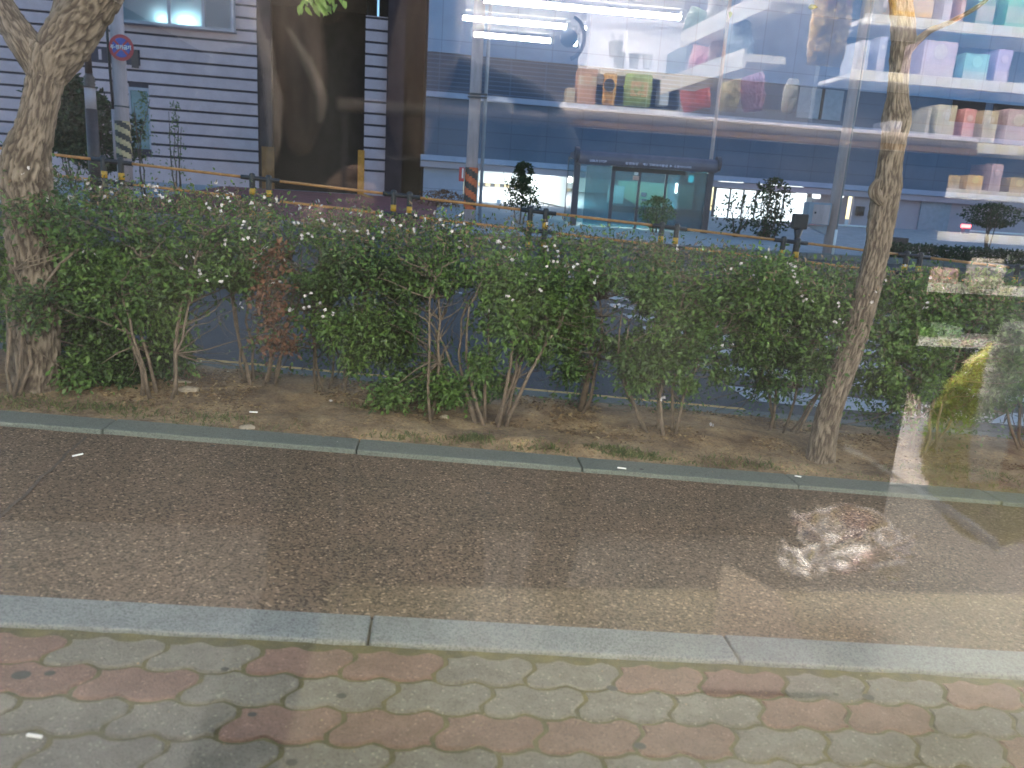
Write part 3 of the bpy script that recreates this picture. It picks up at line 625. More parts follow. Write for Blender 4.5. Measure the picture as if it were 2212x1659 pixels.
# =================================================================== POLES
def pole(name, lab, cat, p_top, p_bot, v, r0_, r1_, m, extra=2.5):
    u0_, z0 = lv(*p_bot, v); u1_, z1 = lv(*p_top, v); um = (u0_+u1_)/2
    g0 = np.array(G(um, v, 0)); root = empty(name, tuple(g0)); tag(root, lab, cat)
    zt = z1+extra-g0[2]; b = MB(); b.tube([(0, 0, -.1), (0, 0, zt*.5), (0, 0, zt)], [r0_, (r0_+r1_)/2, r1_], 20); b.build('pole', m, root, smooth=True)
    return root, um, g0
PV = 23.0
def zat(y, x, v, g0): return lv(x, y, v)[1]-g0[2]
# concrete pole with the round no-parking sign
r1, um, g0 = pole('utility_pole', 'pale concrete pole with a round blue and red sign and black and yellow wrap', 'utility pole', (258, 20), (266, 420), PV, .20, .155, M['concrete'])
def wrap(root, z0, z1, r, cols, turns, name):
    b = MB(); n = 40; rows_ = 24; vs = []; mi = []
    for j in range(rows_+1):
        for i in range(n): q = 2*math.pi*i/n; vs.append((r*math.cos(q), r*math.sin(q), z0+(z1-z0)*j/rows_))
    for j in range(rows_):
        for i in range(n):
            t = ((j/rows_)*turns+(i/n)*turns*.55) % 1; b.f.append((j*n+i, j*n+(i+1) % n, (j+1)*n+(i+1) % n, (j+1)*n+i)); b.mi.append(0 if t < .5 else 1)
    b.v = vs; return b.build(name, cols, root, smooth=True)
M['cream_yellow'] = mat('cream_yellow', (.50, .38, .2), .6, 12, .25)
wrap(r1, zat(342, 268, PV, g0), zat(262, 266, PV, g0), .205, [M['black'], M['cream_yellow']], 3.2, 'striped_wrap')
zs = zat(107, 271, PV, g0); off = (lv(273, 107, PV)[0]-um)
b = MB(); b.tube([(off, -.26, zs), (off, -.24, zs)], .33, 40)
o = b.build('sign_plate', M['red'], r1); b = MB(); b.tube([(off, -.268, zs), (off, -.258, zs)], .245, 40); b.build('sign_disc', M['blue'], o)
b = MB(); b.tube([(0, -.12, zs), (off, -.24, zs)], .03, 8); b.build('sign_bracket', M['darkgrey'], r1)
def text(body, size, mat_, parent, Mx, ext=.004, bold=.0):
    c = bpy.data.curves.new('lettering', 'FONT'); c.body = body; c.size = size; c.align_x = 'CENTER'; c.align_y = 'CENTER'; c.extrude = ext; c.offset = bold
    t_ = bpy.data.objects.new('t', c); sc.collection.objects.link(t_); me = bpy.data.meshes.new_from_object(t_.evaluated_get(bpy.context.evaluated_depsgraph_get())); bpy.data.objects.remove(t_)
    me.name = 'lettering'; me.materials.clear(); me.materials.append(mat_); o = bpy.data.objects.new('lettering', me); sc.collection.objects.link(o); o.matrix_basis = Mx; o.parent = parent; return o
XZ = Matrix(((1, 0, 0, 0), (0, 0, -1, 0), (0, 1, 0, 0), (0, 0, 0, 1)))
text('주·정차금지', .115, M['white'], r1, Matrix.Translation((off, -.274, zs))@XZ, bold=.004)
b = MB()
for a in (1, -1):
    c_, s_ = math.cos(a*R(45)), math.sin(a*R(45)); h_ = .028
    b.add([(off+x*c_-z*s_, -.2705-.0012*a, zs+x*s_+z*c_) for x, z in ((-.245, -h_), (.245, -h_), (.245, h_), (-.245, h_))], [(0, 1, 2, 3)])
tag(b.build('red_cross', M['red'], o))
for z in (1.6, 2.6): b = MB(); b.tube([(0, 0, z), (0, 0, z+.04)], .20, 20); b.build('strap', M['darkgrey'], r1)
b = MB(); x_ = lv(252, 300, PV)[0]-um; b.tube([(x_, -.1, zat(350, 254, PV, g0)), (x_, -.1, zat(237, 252, PV, g0))], .06, 10); b.build('cable_guard', M['concrete'], r1, smooth=True)
b = MB(); b.tube([(x_, -.12, zat(237, 252, PV, g0)), (x_-.02, -.15, zat(90, 247, PV, g0)), (x_-.04, -.1, zat(-60, 246, PV, g0))], .035, 8); b.build('cable', M['black'], r1, smooth=True)
# ornate dark lamp post left of it
u_, z_ = lv(201, 300, 22.2); g0 = np.array(G(u_, 22.2, 0)); root = empty('street_lamp', tuple(g0)); tag(root, 'dark brown ornate lamp post with a ringed collar and pale mid section', 'street lamp')
zz = lambda y: zat(y, 201, 22.2, g0)
b = MB(); b.tube([(0, 0, -.1), (0, 0, zz(236))], [.17, .145], 16); b.build('base_column', M['brownmetal'], root, smooth=True)
b = MB(); b.tube([(0, 0, zz(236)), (0, 0, zz(190))], .135, 16); b.build('pale_sleeve', M['concrete'], root, smooth=True)
b = MB(); hs = np.linspace(zz(190), zz(160), 9); b.tube([(0, 0, h) for h in hs], [.17, .12, .15, .12, .15, .12, .14, .10, .09], 16); b.build('collar', M['brownmetal'], root, smooth=True)
b = MB(); b.tube([(0, 0, zz(160)), (0, 0, zz(40)), (0, 0, zz(-60))], [.09, .075, .07], 14); b.build('shaft', M['brownmetal'], root, smooth=True)
b = MB(); b.tube([(0, 0, zz(-60)), (.1, 0, zz(-60)+.6), (.5, 0, zz(-60)+.9), (1.0, 0, zz(-60)+.85)], [.06, .05, .04, .04], 10); b.tube([(1.0, 0, zz(-60)+.9), (1.0, 0, zz(-60)+.7), (1.0, 0, zz(-60)+.6)], [.1, .22, .25], 16); b.build('lantern', M['brownmetal'], root, smooth=True)
# utility pole with orange wrap, and the thin pipe beside it
r2, um, g0 = pole('utility_pole', 'tall pale utility pole with orange and black striped wrap near its foot', 'utility pole', (1032, 80), (1016, 440), PV, .175, .15, M['concrete'], 3)
wrap(r2, zat(452, 1014, PV, g0), zat(362, 1018, PV, g0), .185, [M['orange'], M['black']], 3.0, 'striped_wrap')
b = MB(); b.box(-.35, -.2, -.12, -.08, zat(392, 1000, PV, g0), zat(362, 1000, PV, g0)); b.build('red_tag', M['red'], r2); b = MB(); b.box(-.265, -.225, -.124, -.12, zat(385, 1000, PV, g0), zat(364, 1000, PV, g0)); b.build('white_strip', M['white'], r2)
for y in (205, 212): b = MB(); b.box(-.2, .35, -.2, -.16, zat(y, 1025, PV, g0)-.02, zat(y, 1025, PV, g0)+.03); b.build('clamp', M['darkgrey'], r2)
b = MB(); b.tube([(.30, .0, -.1), (.30, .0, zat(-40, 1052, PV, g0)+3)], .05, 12); b.build('conduit', M['steelblue'], r2, smooth=True)
# slim pole rising behind the shelter
pole('street_light_pole', 'slim pale steel pole rising behind the right end of the bus shelter', 'pole', (1566, 60), (1541, 335), 29.5, .075, .06, M['concrete'], 3)
# tall pole right, with cabinet
r3, um, g0 = pole('signal_pole', 'tall pale grey pole carrying a blue grey control cabinet, right of the bus shelter', 'signal pole', (1862, 40), (1797, 510), 20.8, .135, .11, M['concrete'], 3)
zz = lambda y: zat(y, 1800, 20.8, g0)
x0, x1 = lv(1738, 465, 20.6)[0]-um, lv(1796, 465, 20.6)[0]-um
b = MB(); b.box(x0+.12, x1-.02, -.26, .16, zz(488), zz(440)); o = b.build('cabinet', M['steelblue'], r3, bevel=.012)
b = MB(); b.box(x0+.25, x1-.06, -.275, -.26, zz(486), zz(444)); d_ = b.build('door', M['concrete'], o, bevel=.006); b = MB(); b.box(x0+.29, x0+.335, -.295, -.275, zz(464), zz(460)); b.build('handle', M['black'], o)
b = MB(); b.add([(x0+.14, -.1, zz(489)), (x1+.0, -.1, zz(489)), (x1+.0, -.1, zz(508)), (x0+.14, .1, zz(489)), (x1, .1, zz(489)), (x1, .1, zz(508))], [(0, 1, 2), (3, 5, 4), (0, 3, 4, 1), (0, 2, 5, 3), (1, 4, 5, 2)]); b.build('bracket', M['steelblue'], r3)
b = MB(); b.tube([(.16, .05, -.1), (.17, .05, zz(-40)+3)], .045, 10); b.build('conduit', M['steelblue'], r3, smooth=True)
b = MB(); b.tube([(.02, -.35, .0), (.02, -.35, zz(495))], .035, 10); b.build('reflector_stick', M['white'], r3, smooth=True)

# =================================================================== BUS SHELTER
SV = 25.0; sx0, sx1 = lv(1240, 345, SV)[0], lv(1549, 365, SV)[0]; stop = lv(1400, 334, SV)[1]; sb = gz((sx0+sx1)/2, SV)
sh = empty('bus_shelter', M=Matrix.Translation(W(sx0, SV, sb))@UM); tag(sh, 'glass bus shelter with a dark rounded roof beam and teal lit panes', 'bus shelter')
SW = sx1-sx0; SH = stop-sb; zz = lambda y, x=1400: lv(x, y, SV)[1]-sb; xx = lambda x, y: lv(x, y, SV)[0]-sx0
M['roof_grey'] = mat('roof_grey', (.15, .14, .18), .45, 3, .15, metal=.3)
M['frame_grey'] = mat('frame_grey', (.055, .055, .075), .5, 3, .15)
M['teal'] = glass('teal_pane', (.42, .72, .80), 1.4, .34, (.14, .27, .33), .05)
M['teal_deep'] = glass('teal_deep_pane', (.10, .38, .50), 1.4, .45, (.02, .15, .22), .05)
b = MB(); n = 12
prof = [(-.12, SH-.42), (-.17, SH-.36), (-.20, SH-.27), (-.20, SH-.17), (-.16, SH-.07), (-.08, SH-.01), (.1, SH), (1.55, SH-.02), (1.6, SH-.12), (1.5, SH-.2), (.0, SH-.22), (-.02, SH-.42)]
b.add([(x, y, z) for x in (.12, SW-.04) for y, z in prof], [tuple(range(12))[::-1], tuple(range(12, 24))]+[(i, (i+1) % 12, 12+(i+1) % 12, 12+i) for i in range(12)]); b.build('roof_beam', M['roof_grey'], sh)
for x in (.02, SW-.06):
    b = MB(); b.tube([(x, -.02, SH-.14), (x+.12, -.02, SH-.14)], .23, 24); b.build('beam_end', M['frame_grey'], sh, smooth=False)
for x in (.13, SW-.18):
    b = MB(); b.box(x-.1, x+.1, -.04, .12, 0, SH-.3); b.build('post', M['frame_grey'], sh, bevel=.02)
for x in (.1, SW-.15):
    b = MB(); b.box(x-.05, x+.05, 1.42, 1.52, 0, SH-.15); b.build('post', M['frame_grey'], sh)
for x, th in ((1322, .055), (1379, .04), (1437, .035)):
    b = MB(); q = xx(x, 420); b.box(q-th, q+th, .03, .09, 0, SH-.4); b.build('mullion', M['frame_grey'], sh)
b = MB(); b.box(xx(1322, 370), xx(1480, 380), -.0, .12, SH-.56, SH-.43); b.build('door_header', M['black'], sh)
b = MB(); b.box(xx(1322, 450), SW-.2, .10, .16, zz(462), zz(448)); b.build('bench_rail', M['brownmetal'], sh)
edges = [(xx(1262, 420)+.02, xx(1322, 420)-.06, 'teal'), (xx(1322, 420)+.06, xx(1379, 420)-.05, 'teal'), (xx(1379, 420)+.05, xx(1437, 420)-.045, 'teal'), (xx(1437, 420)+.045, xx(1465, 420), 'teal'), (xx(1465, 420)+.01, xx(1530, 420)-.02, 'teal_deep')]
for a, c, mm in edges:
    b = MB(); b.box(a, c, .05, .062, .05, SH-.45); b.build('glass_pane', M[mm], sh)
b = MB(); b.box(.18, SW-.2, 1.44, 1.455, .1, SH-.2); b.build('rear_pane', glass('rear_clear', (.7, .85, .88), 1.2), sh)
for x in (.06, SW-.13):
    b = MB(); b.box(x, x+.012, .12, 1.42, .1, SH-.25); b.build('side_pane', M['teal'], sh)
b = MB(); q = xx(1467, 420); b.box(q, q+.015, .09, 1.3, .1, SH-.4); b.build('partition', M['teal_deep'], sh)
M['shelter_lamp'] = emis('shelter_lamp', (.75, 1.0, .95), 30)
b = MB(); b.box(.5, SW-.6, .6, .7, SH-.26, SH-.235); b.build('ceiling_lamp', M['shelter_lamp'], sh)
b = MB(); b.box(xx(1491, 383)-.02, xx(1491, 383)+.15, .1, .12, zz(394, 1497), zz(379, 1497)); b.build('lit_display', emis('display_green', (.35, 1.0, .8), 1.6), sh)
b = MB(); b.box(xx(1460, 404), xx(1464, 404), .02, .04, zz(417, 1462), zz(396, 1462)); b.build('lit_handle', emis('handle_lamp', (.8, 1, 1), 1.5), sh)
b = MB(); b.tube([(-.05, .2, zz(388, 1238)-.09), (-.05, .2, zz(388, 1238)+.09)], [.07, .05], 10); b.build('side_lamp', emis('side_lamp', (.95, 1, .9), 3), sh)
M['poster_pink'] = mat('poster_pink', (.55, .36, .30), .7, 20, .15)
b = MB(); b.box(xx(1368, 380), xx(1380, 380)+.02, .02, .035, zz(389, 1373), zz(380, 1373)); b.build('notice', M['poster_pink'], sh)
b = MB(); b.box(xx(1371, 374), xx(1379, 374), .02, .035, zz(378, 1373), zz(371, 1373)); b.build('notice', M['white'], sh)
b = MB(); b.box(xx(1369, 368), xx(1380, 368), .02, .035, zz(369, 1373), zz(365, 1373)); b.build('notice', M['steelblue'], sh)
b = MB(); b.box(xx(1386, 418), xx(1397, 418), .02, .035, zz(425, 1391), zz(416, 1391)); b.build('notice', M['steelblue'], sh)
b = MB(); b.box(xx(1386, 430), xx(1397, 430), .02, .035, zz(434, 1391), zz(430, 1391)); b.build('notice', M['steelblue'], sh)
b = MB(); b.box(xx(1330, 418), xx(1368, 418), 1.3, 1.36, zz(440, 1350), zz(400, 1350)); b.build('timetable_board', M['far_pave'], sh)
M['letter'] = mat('letter', (.50, .50, .62), .6, 20, .1)
ty = SH-.315
for x, y, tx_, sz in ((1290, 345, '▣BUS STOP', .105), (1362, 351, '운정중앙', .115), (1388, 352, '◀', .10), (1414, 354, '① 평화의마을앞', .115), (1446, 356, '▶', .10), (1471, 358, '소방서사거리', .105)):
    text(tx_, sz, M['letter'], sh, Matrix.Translation((xx(x, y), -.203, ty))@Matrix.Rotation(R(-12), 4, 'X')@XZ, .003, .003)

# =================================================================== FAR PLANTS
def farplant(name, x, ybase, ytop, wpx, v, k, m, lab, cat, shape='cone', stems=3, ln=.06, trunk_to=.5):
    u, zb = lv(x, ybase, v); zt = lv(x, ytop, v)[1]; hw = wpx*.5*v/F; g0 = np.array(W(u, v, gz(u, v))); hgt = zt-g0[2]; k = int(k*2.4); ln *= 1.35; z0 = zb-g0[2]
    root = empty(name, tuple(g0)); tag(root, lab, cat)
    b = MB()
    for i in range(stems):
        b.tube(bez((random.gauss(0, .05), 0, -.05), (random.gauss(0, hw*.5), random.gauss(0, hw*.4), z0+(hgt-z0)*random.uniform(.6, .95)), .08, 7, .02), list(np.linspace(.028, .007, 7)), 6)
    b.build('trunk', M['stem_dark'], root, smooth=True)
    t = rng.random(k)**(.75 if shape == 'cone' else 1.15); lump_ = []
    for q in t:
        wv = hw*(1-.75*q if shape == 'cone' else math.sqrt(max(.05, 1-(2*q-1)**2)))
        wv *= 1.35+.5*noise.noise(Vector((q*6, x, 0)))
        a = random.uniform(0, 6.28); r_ = wv*random.random()**.6; lump_.append((r_*math.cos(a), r_*math.sin(a)*.8, z0+(hgt-z0)*q))
    pp = np.array(lump_); keep = np.array([noise.noise(Vector(tuple(q*4.5))) > -.16 for q in pp]); pp = pp[keep]; n = len(pp)
    leafmesh('crown', pp, rdir(n), rdir(n, .7), rng.uniform(ln*.7, ln*1.4, n), rng.uniform(ln*.45, ln*.75, n), rng.beta(2, 2, n), m, root); return root
farplant('young_tree', 1126, 455, 352, 78, 24.2, 1500, M['far_leaf'], 'small dark cone shaped tree in front of the parking garage mouth', 'tree')
farplant('shrub', 1655, 520, 385, 70, 24.0, 650, M['far_leaf'], 'loose leggy shrub in front of the white lit shop front', 'shrub', 'ball', 8, .085)
farplant('shrub', 1590, 500, 420, 90, 24.4, 130, M['far_leaf'], 'thin nearly leafless shrub right of the bus shelter', 'shrub', 'ball', 7, .085)
farplant('shrub', 1415, 490, 425, 60, 24.2, 700, M['far_leaf_lime'], 'lime green bush in front of the bus shelter glass', 'shrub', 'ball', 3)
farplant('shrub', 2140, 490, 440, 105, 24.0, 1100, M['far_leaf'], 'dark rounded bush at the far right, right of the slim leaning tree', 'shrub', 'ball', 6)
farplant('shrub', 955, 475, 412, 110, 30, 900, M['leaf_dry'], 'low brown bush at the foot of the pale wall beside the dark gap', 'shrub', 'ball', 3)
farplant('garden_tree', 150, 330, 160, 110, 25.5, 1500, M['far_leaf'], 'dark leaved garden tree just right of the broad forked trunk', 'tree', 'ball', 4, .14)
farplant('garden_tree', 215, 370, 215, 130, 25.0, 1900, M['far_leaf'], 'dark bushy garden tree behind the ornate lamp post', 'tree', 'ball', 5, .10)
farplant('tall_weed', 385, 400, 220, 46, 24.0, 150, M['far_leaf_lime'], 'thin wispy stalks standing before the striped stone wall', 'plant', 'cone', 4, .05)
farplant('tall_weed', 318, 400, 200, 60, 24.0, 150, M['far_leaf_lime'], 'thin leaning stalk right of the round sign pole', 'plant', 'cone', 3, .05)
hp = []
for x in range(1900, 2260, 6): u, v = lv(x, 540, 20.9)[0], 20.9; hp += [G(u+random.gauss(0, .15), v+random.gauss(0, .2), random.uniform(.0, .42)) for _ in range(90)]
for x in range(180, 600, 6): u, v = lv(x, 420, 21.3)[0], 21.3; hp += [G(u+random.gauss(0, .15), v+random.gauss(0, .2), random.uniform(.0, .35)) for _ in range(10)]
n = len(hp); tag(leafmesh('low_planting', hp, rdir(n), rdir(n, .6), rng.uniform(.05, .10, n), rng.uniform(.03, .06, n), rng.beta(2, 2, n), M['far_leaf']), 'dark low ground cover along the far pavement edge', 'ground cover', kind='stuff')
b = MB(); q = lv(1940, 527, 21.2); x0, x1 = lv(1918, 527, 21.2)[0], lv(1962, 527, 21.2)[0]
b.box(x0, x1, 21.2, 21.7, lv(1940, 545, 21.2)[1]-.3, lv(1940, 513, 21.2)[1]); o = b.build('planter_box', M['brownmetal'], None, UM, bevel=.02); tag(o, 'dark brown planter box beside the slim leaning tree', 'planter')

# =================================================================== STRIPED STONE BUILDING (left)
M['stone_lav'] = mat('stone_lav', (.52, .40, .42), .8, 1.5, .12, .15, 30)
M['groove'] = mat('groove', (.045, .04, .06), .9, 6, .2)
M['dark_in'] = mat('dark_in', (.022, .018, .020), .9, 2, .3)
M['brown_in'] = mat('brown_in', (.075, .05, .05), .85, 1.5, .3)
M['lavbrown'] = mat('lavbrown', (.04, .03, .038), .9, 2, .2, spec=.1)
D = BD
def X(x, y): return bw(x, y)[0]
def Z(x, y): return bw(x, y)[1]
bl = empty('stone_building', M=BM.copy()); tag(bl, 'pale lavender stone building with dark horizontal grooves and an open dark passage', 'building')
zb = .3; gl_, gr_ = X(-60, 200), X(556, 200); ztop = Z(400, -60)
stripes = [Z(420, y) for y in (144+8-0, 172+8, 200+6+0)]
z_hi, z_lo = Z(555, 95), Z(553, 327); # two measured grooves
zs_ = [z_lo+(z_hi-z_lo)/9*k for k in range(-1, 16)]
wx0, wx1, wz0, wz1 = X(285, 330), X(328, 330), Z(310, 322), Z(310, 190)
def courses(name, a, c, z0, z1, parent, skip=None):
    """stone courses standing proud of a dark groove bed"""
    b = MB(); b.box(a, c, D+.06, D+.5, z0, z1, 1); g = .045
    cuts = [z for z in zs_ if z0 < z < z1]; lo = z0
    for z in cuts+[z1]:
        hi = z-g if z in cuts else z1
        if hi > lo:
            if skip and lo < skip[3] and hi > skip[2] and not (skip[1] <= a or skip[0] >= c): b.box(a, skip[0], D-.02, D+.06, lo, hi, 0); b.box(skip[1], c, D-.02, D+.06, lo, hi, 0)
            else: b.box(a, c, D-.02, D+.06, lo, hi, 0)
        lo = z+g
    return b.build(name, [M['stone_lav'], M['groove']], parent)
courses('wall', gl_, gr_, zb, ztop+2.5, bl, (wx0, wx1, wz0, wz1))
px0, px1 = X(787, 250), X(834, 250); courses('pillar', px0, px1, zb, Z(810, 35), bl)
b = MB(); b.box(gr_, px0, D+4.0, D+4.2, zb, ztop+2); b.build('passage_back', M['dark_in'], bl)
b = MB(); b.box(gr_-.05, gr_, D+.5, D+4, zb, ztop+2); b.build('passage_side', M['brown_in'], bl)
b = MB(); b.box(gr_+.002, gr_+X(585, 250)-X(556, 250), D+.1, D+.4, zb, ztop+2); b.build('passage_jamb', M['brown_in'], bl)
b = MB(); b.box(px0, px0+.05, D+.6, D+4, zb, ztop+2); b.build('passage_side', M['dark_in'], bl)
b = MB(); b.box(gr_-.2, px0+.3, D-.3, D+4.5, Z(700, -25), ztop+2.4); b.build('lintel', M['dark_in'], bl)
for xa, xb, y0, y1 in ((566, 592, 318, 415), (773, 787, 325, 415)):
    b = MB(); b.box(X(xa, 360), X(xb, 360), D-.06, D+.1, Z(xb, y1)-.4, Z(xb, y0)); b.build('orange_guard', M['orange_paint' if xa > 700 else 'brown_orange'], bl)
b = MB(); q0, q1 = X(750, 400), X(840, 430)
b.add([(X(772, 415), D-.07, Z(772, 410)), (X(788, 415), D-.07, Z(788, 412)), (X(812, 438), D-2.2, Z(800, 438)+.02), (X(798, 438), D-2.2, Z(790, 438)+.02), ], [(0, 1, 2, 3)])
b.v = [(x, y, gz(0, y)+.05) for x, y, z in b.v]; b.build('orange_floor_stripe', M['orange_paint'], bl)
# slit window row with pale fins
a, c = X(170, 112), X(303, 128); z0, z1 = Z(240, 137), Z(240, 103)
b = MB(); b.box(a, c, D-.04, D-.021, z0, z1); o = b.build('window', M['groove'], bl)
for x in (182, 214, 248, 262): b = MB(); q = X(x, 118); b.box(q, q+.11, D-.07, D-.04, z0+.1, z1-.1); b.build('fin', M['stone_lav'], o)
b = MB(); b.box(X(285, 130), X(300, 130), D-.075, D-.042, z0-.1, z1-.02); b.build('fin', M['brownmetal'], o)
# tall teal window low down
M['window_teal'] = mat('window_teal', (.10, .19, .22), .2, 2, .2); M['frame_lav'] = mat('frame_lav', (.30, .31, .36), .6, 2, .1)
b = MB(); b.box(wx0, wx1, D+.02, D+.05, wz0, wz1); o = b.build('window', M['window_teal'], bl); b = MB(); b.box(wx0, wx1, D-.02, D+.02, wz1-.12, wz1); b.box(wx0, wx0+.06, D-.02, D+.02, wz0, wz1-.12); b.box(wx1-.06, wx1, D-.02, D+.02, wz0, wz1-.12); b.build('frame', M['frame_lav'], o)
# frosted lit windows at the top
M['frost'] = bpy.data.materials.new('frost'); M['frost'].use_nodes = True; t = M['frost'].node_tree; t.nodes.remove(t.nodes['Principled BSDF'])
tl_ = t.nodes.new('ShaderNodeBsdfTranslucent'); tl_.inputs[0].default_value = (.62, .78, .82, 1); df = t.nodes.new('ShaderNodeBsdfDiffuse'); df.inputs[0].default_value = (.20, .27, .32, 1); mx = t.nodes.new('ShaderNodeMixShader'); mx.inputs[0].default_value = .45
t.links.new(tl_.outputs[0], mx.inputs[1]); t.links.new(df.outputs[0], mx.inputs[2]); t.links.new(mx.outputs[0], t.nodes['Material Output'].inputs[0])
a, c, z0, z1 = X(262, 40), X(512, 55), Z(400, 64), ztop+1.6
b = MB(); b.box(a, c, D-.42, D-.02, z0, z0+.10); b.box(a, c, D-.42, D-.02, z1, z1+.2)
for x in (262, 371, 444, 505): q = X(x, 30); b.box(q-.05, q+.07, D-.42, D-.02, z0+.10, z1)
o = b.build('window', M['frame_lav'], bl)
for xa, xb in ((264, 369), (376, 441), (449, 502)): b = MB(); b.box(X(xa, 30), X(xb, 30), D-.40, D-.395, z0+.10, z1); b.build('pane', M['frost'], o)
b = MB(); b.box(X(362, 46)-.25, X(362, 46)+.1, D-.15, D-.14, z0+.15, z0+.30); b.box(X(430, 46)-.7, X(430, 46), D-.15, D-.14, z0+.15, z0+.30); b.build('lamp', emis('window_lamp', (.75, .95, 1), 14), o)
# dark block right of the pillar, put in for the gap's shade
b = MB(); b.box(px1, X(876, 60), D-.3, D+.3, zb, ztop+2.5); b.build('gap_shade', M['lavbrown'], bl)
# =================================================================== BLUE CLAD BUILDING (right)
def grid(name, c1, c2, sx, sz, rough, metal=0.0, offs=0.0, mort=.012, mcol=None):
    m = mat(name, c1, rough, .7, .12, metal=metal); t = m.node_tree; p = t.nodes['Principled BSDF']; src = p.inputs['Base Color'].links[0].from_socket
    tc = t.nodes.new('ShaderNodeTexCoord'); sp = t.nodes.new('ShaderNodeSeparateXYZ'); cb = t.nodes.new('ShaderNodeCombineXYZ'); t.links.new(tc.outputs['Object'], sp.inputs[0])
    t.links.new(sp.outputs[0], cb.inputs[0]); t.links.new(sp.outputs[2], cb.inputs[1])
    br = t.nodes.new('ShaderNodeTexBrick'); br.offset = 0; br.inputs['Scale'].default_value = 1; br.inputs['Brick Width'].default_value = sx; br.inputs['Row Height'].default_value = sz
    br.inputs['Mortar Size'].default_value = mort; br.inputs['Mortar Smooth'].default_value = .3; br.inputs['Color1'].default_value = (1, 1, 1, 1); br.inputs['Color2'].default_value = (.86, .88, .9, 1); br.inputs['Mortar'].default_value = (*(mcol or (.45, .45, .5)), 1)
    t.links.new(cb.outputs[0], br.inputs[0]); mxx = t.nodes.new('ShaderNodeMix'); mxx.data_type = 'RGBA'; mxx.blend_type = 'MULTIPLY'; mxx.inputs[0].default_value = 1
    t.links.new(src, mxx.inputs[6]); t.links.new(br.outputs[0], mxx.inputs[7]); t.links.new(mxx.outputs[2], p.inputs['Base Color']); return m
M['clad_dark'] = grid('clad_dark', (.06, .105, .18), 0, 1.55, .62, .45)
M['clad_light'] = grid('clad_light', (.20, .32, .48), 0, 1.55, 2.4, .5)
M['louver'] = grid('louver', (.035, .065, .115), 0, 1.5, .17, .6, mort=.02, mcol=(1.9, 1.9, 1.9))
M['ledge'] = mat('ledge', (.26, .32, .45), .5, 2, .12)
M['pale_wall'] = grid('pale_wall', (.30, .33, .42), 0, 4, 1.25, .7)
M['grey_wall'] = mat('grey_wall', (.34, .31, .36), .7, .5, .12)
M['garage_white'] = mat('garage_white', (.62, .66, .66), .8, 1, .08)
bb_ = empty('blue_building', M=BM.copy()); tag(bb_, 'wide blue panelled building with dark glass bands over a lit white ground floor', 'building')
bx0, bx1 = X(921, 200), X(2330, 300); zg = .3
zA, zB, zC, zD, zE = Z(1000, 117), Z(1000, 203), Z(1000, 215), Z(1000, 340), Z(1000, 366)   # louvre top, ledge top, ledge bottom, band bottom, ground floor top
mid = X(1545, 150)
def slab(name, a, c, z0, z1, m, d0=0.0, d1=.4): b = MB(); b.box(a, c, D+d0, D+d1, z0, z1); return b.build(name, m, bb_)
slab('upper_cladding', bx0, bx1, zA, Z(1000, -140), M['clad_light'], .02)
slab('louvre_band', bx0, mid, zB, zA, M['louver'], .08); slab('glass_band', mid, bx1, zB, zA, M['clad_dark'], .08)
slab('ledge', bx0, bx1, zC, zB, M['ledge'], -.15); slab('glass_band', bx0, bx1, zD, zC, M['clad_dark'], .0)
slab('canopy', bx0-.15, bx1, (zD+zE)/2+.02, zD, M['ledge'], -.35); slab('canopy_fascia', bx0-.15, bx1, zE, (zD+zE)/2, M['grey_wall'], -.25)
slab('pale_pier', bx0, X(1000, 430), zg, zE, M['pale_wall'], .05)
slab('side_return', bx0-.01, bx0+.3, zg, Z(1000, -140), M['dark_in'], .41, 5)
slab('rear_mass', bx0, bx1, zE+.6, Z(1000, -130), M['grey_wall'], .45, 9)
# windows right
o = slab('window', X(1728, 200), X(1822, 220), Z(1780, 258), Z(1780, 192), M['steelblue'], .04, .07)
b = MB(); q = X(1776, 225); b.box(q-.06, q+.06, D+.0, D+.04, Z(1780, 258), Z(1780, 192)); b.build('frame', M['brownmetal'], o)
for x0_, x1_, y0_, y1_ in ((2058, 2130, 200, 262), (2148, 2230, 160, 268)):
    o = slab('window', X(x0_, 230), X(x1_, 230), Z(x0_, y1_), Z(x0_, y0_), M['dark_in'], .03, .06)
# parking garage bay
ga, gb = X(1035, 400), X(1238, 400); gd = 7.0; zf0 = Z(1100, 500); zf1 = Z(1100, 405)*1+0
zback = 1.15+(Z(1100, 404)-1.15)*(D+gd)/D; ztopb = zE
b = MB(); b.box(ga, gb+4, D+gd, D+gd+.1, zg, ztopb+1); b.build('garage_back_wall', M['garage_white'], bb_)
b = MB(); b.add([(ga, D-.5, zg+.3), (gb+4, D-.5, zg+.3), (gb+4, D+gd, zback), (ga, D+gd, zback)], [(0, 1, 2, 3)]); b.build('garage_ramp', M['far_pave'], bb_)
b = MB(); b.box(ga-.1, ga, D+.4, D+gd, zg, ztopb+.6); b.box(ga, gb+4, D+.45, D+gd, ztopb+.35, ztopb+.45); b.build('garage_ceiling', M['garage_white'], bb_)
wxa = X(1168, 425); b = MB(); b.add([(wxa, D+3.0, zg+.8), (gb+.2, D+.4, zg), (gb+.2, D+.4, ztopb+.3), (wxa, D+3.0, ztopb+.3), (wxa+.1, D+3.1, zg), (gb+.3, D+.5, zg), (gb+.3, D+.5, ztopb+.3), (wxa+.1, D+3.1, ztopb+.3)], [(0, 1, 2, 3), (4, 7, 6, 5), (0, 3, 7, 4), (1, 5, 6, 2)]); b.build('garage_side_wall', M['garage_white'], bb_)
nb = 15
kb = MB()
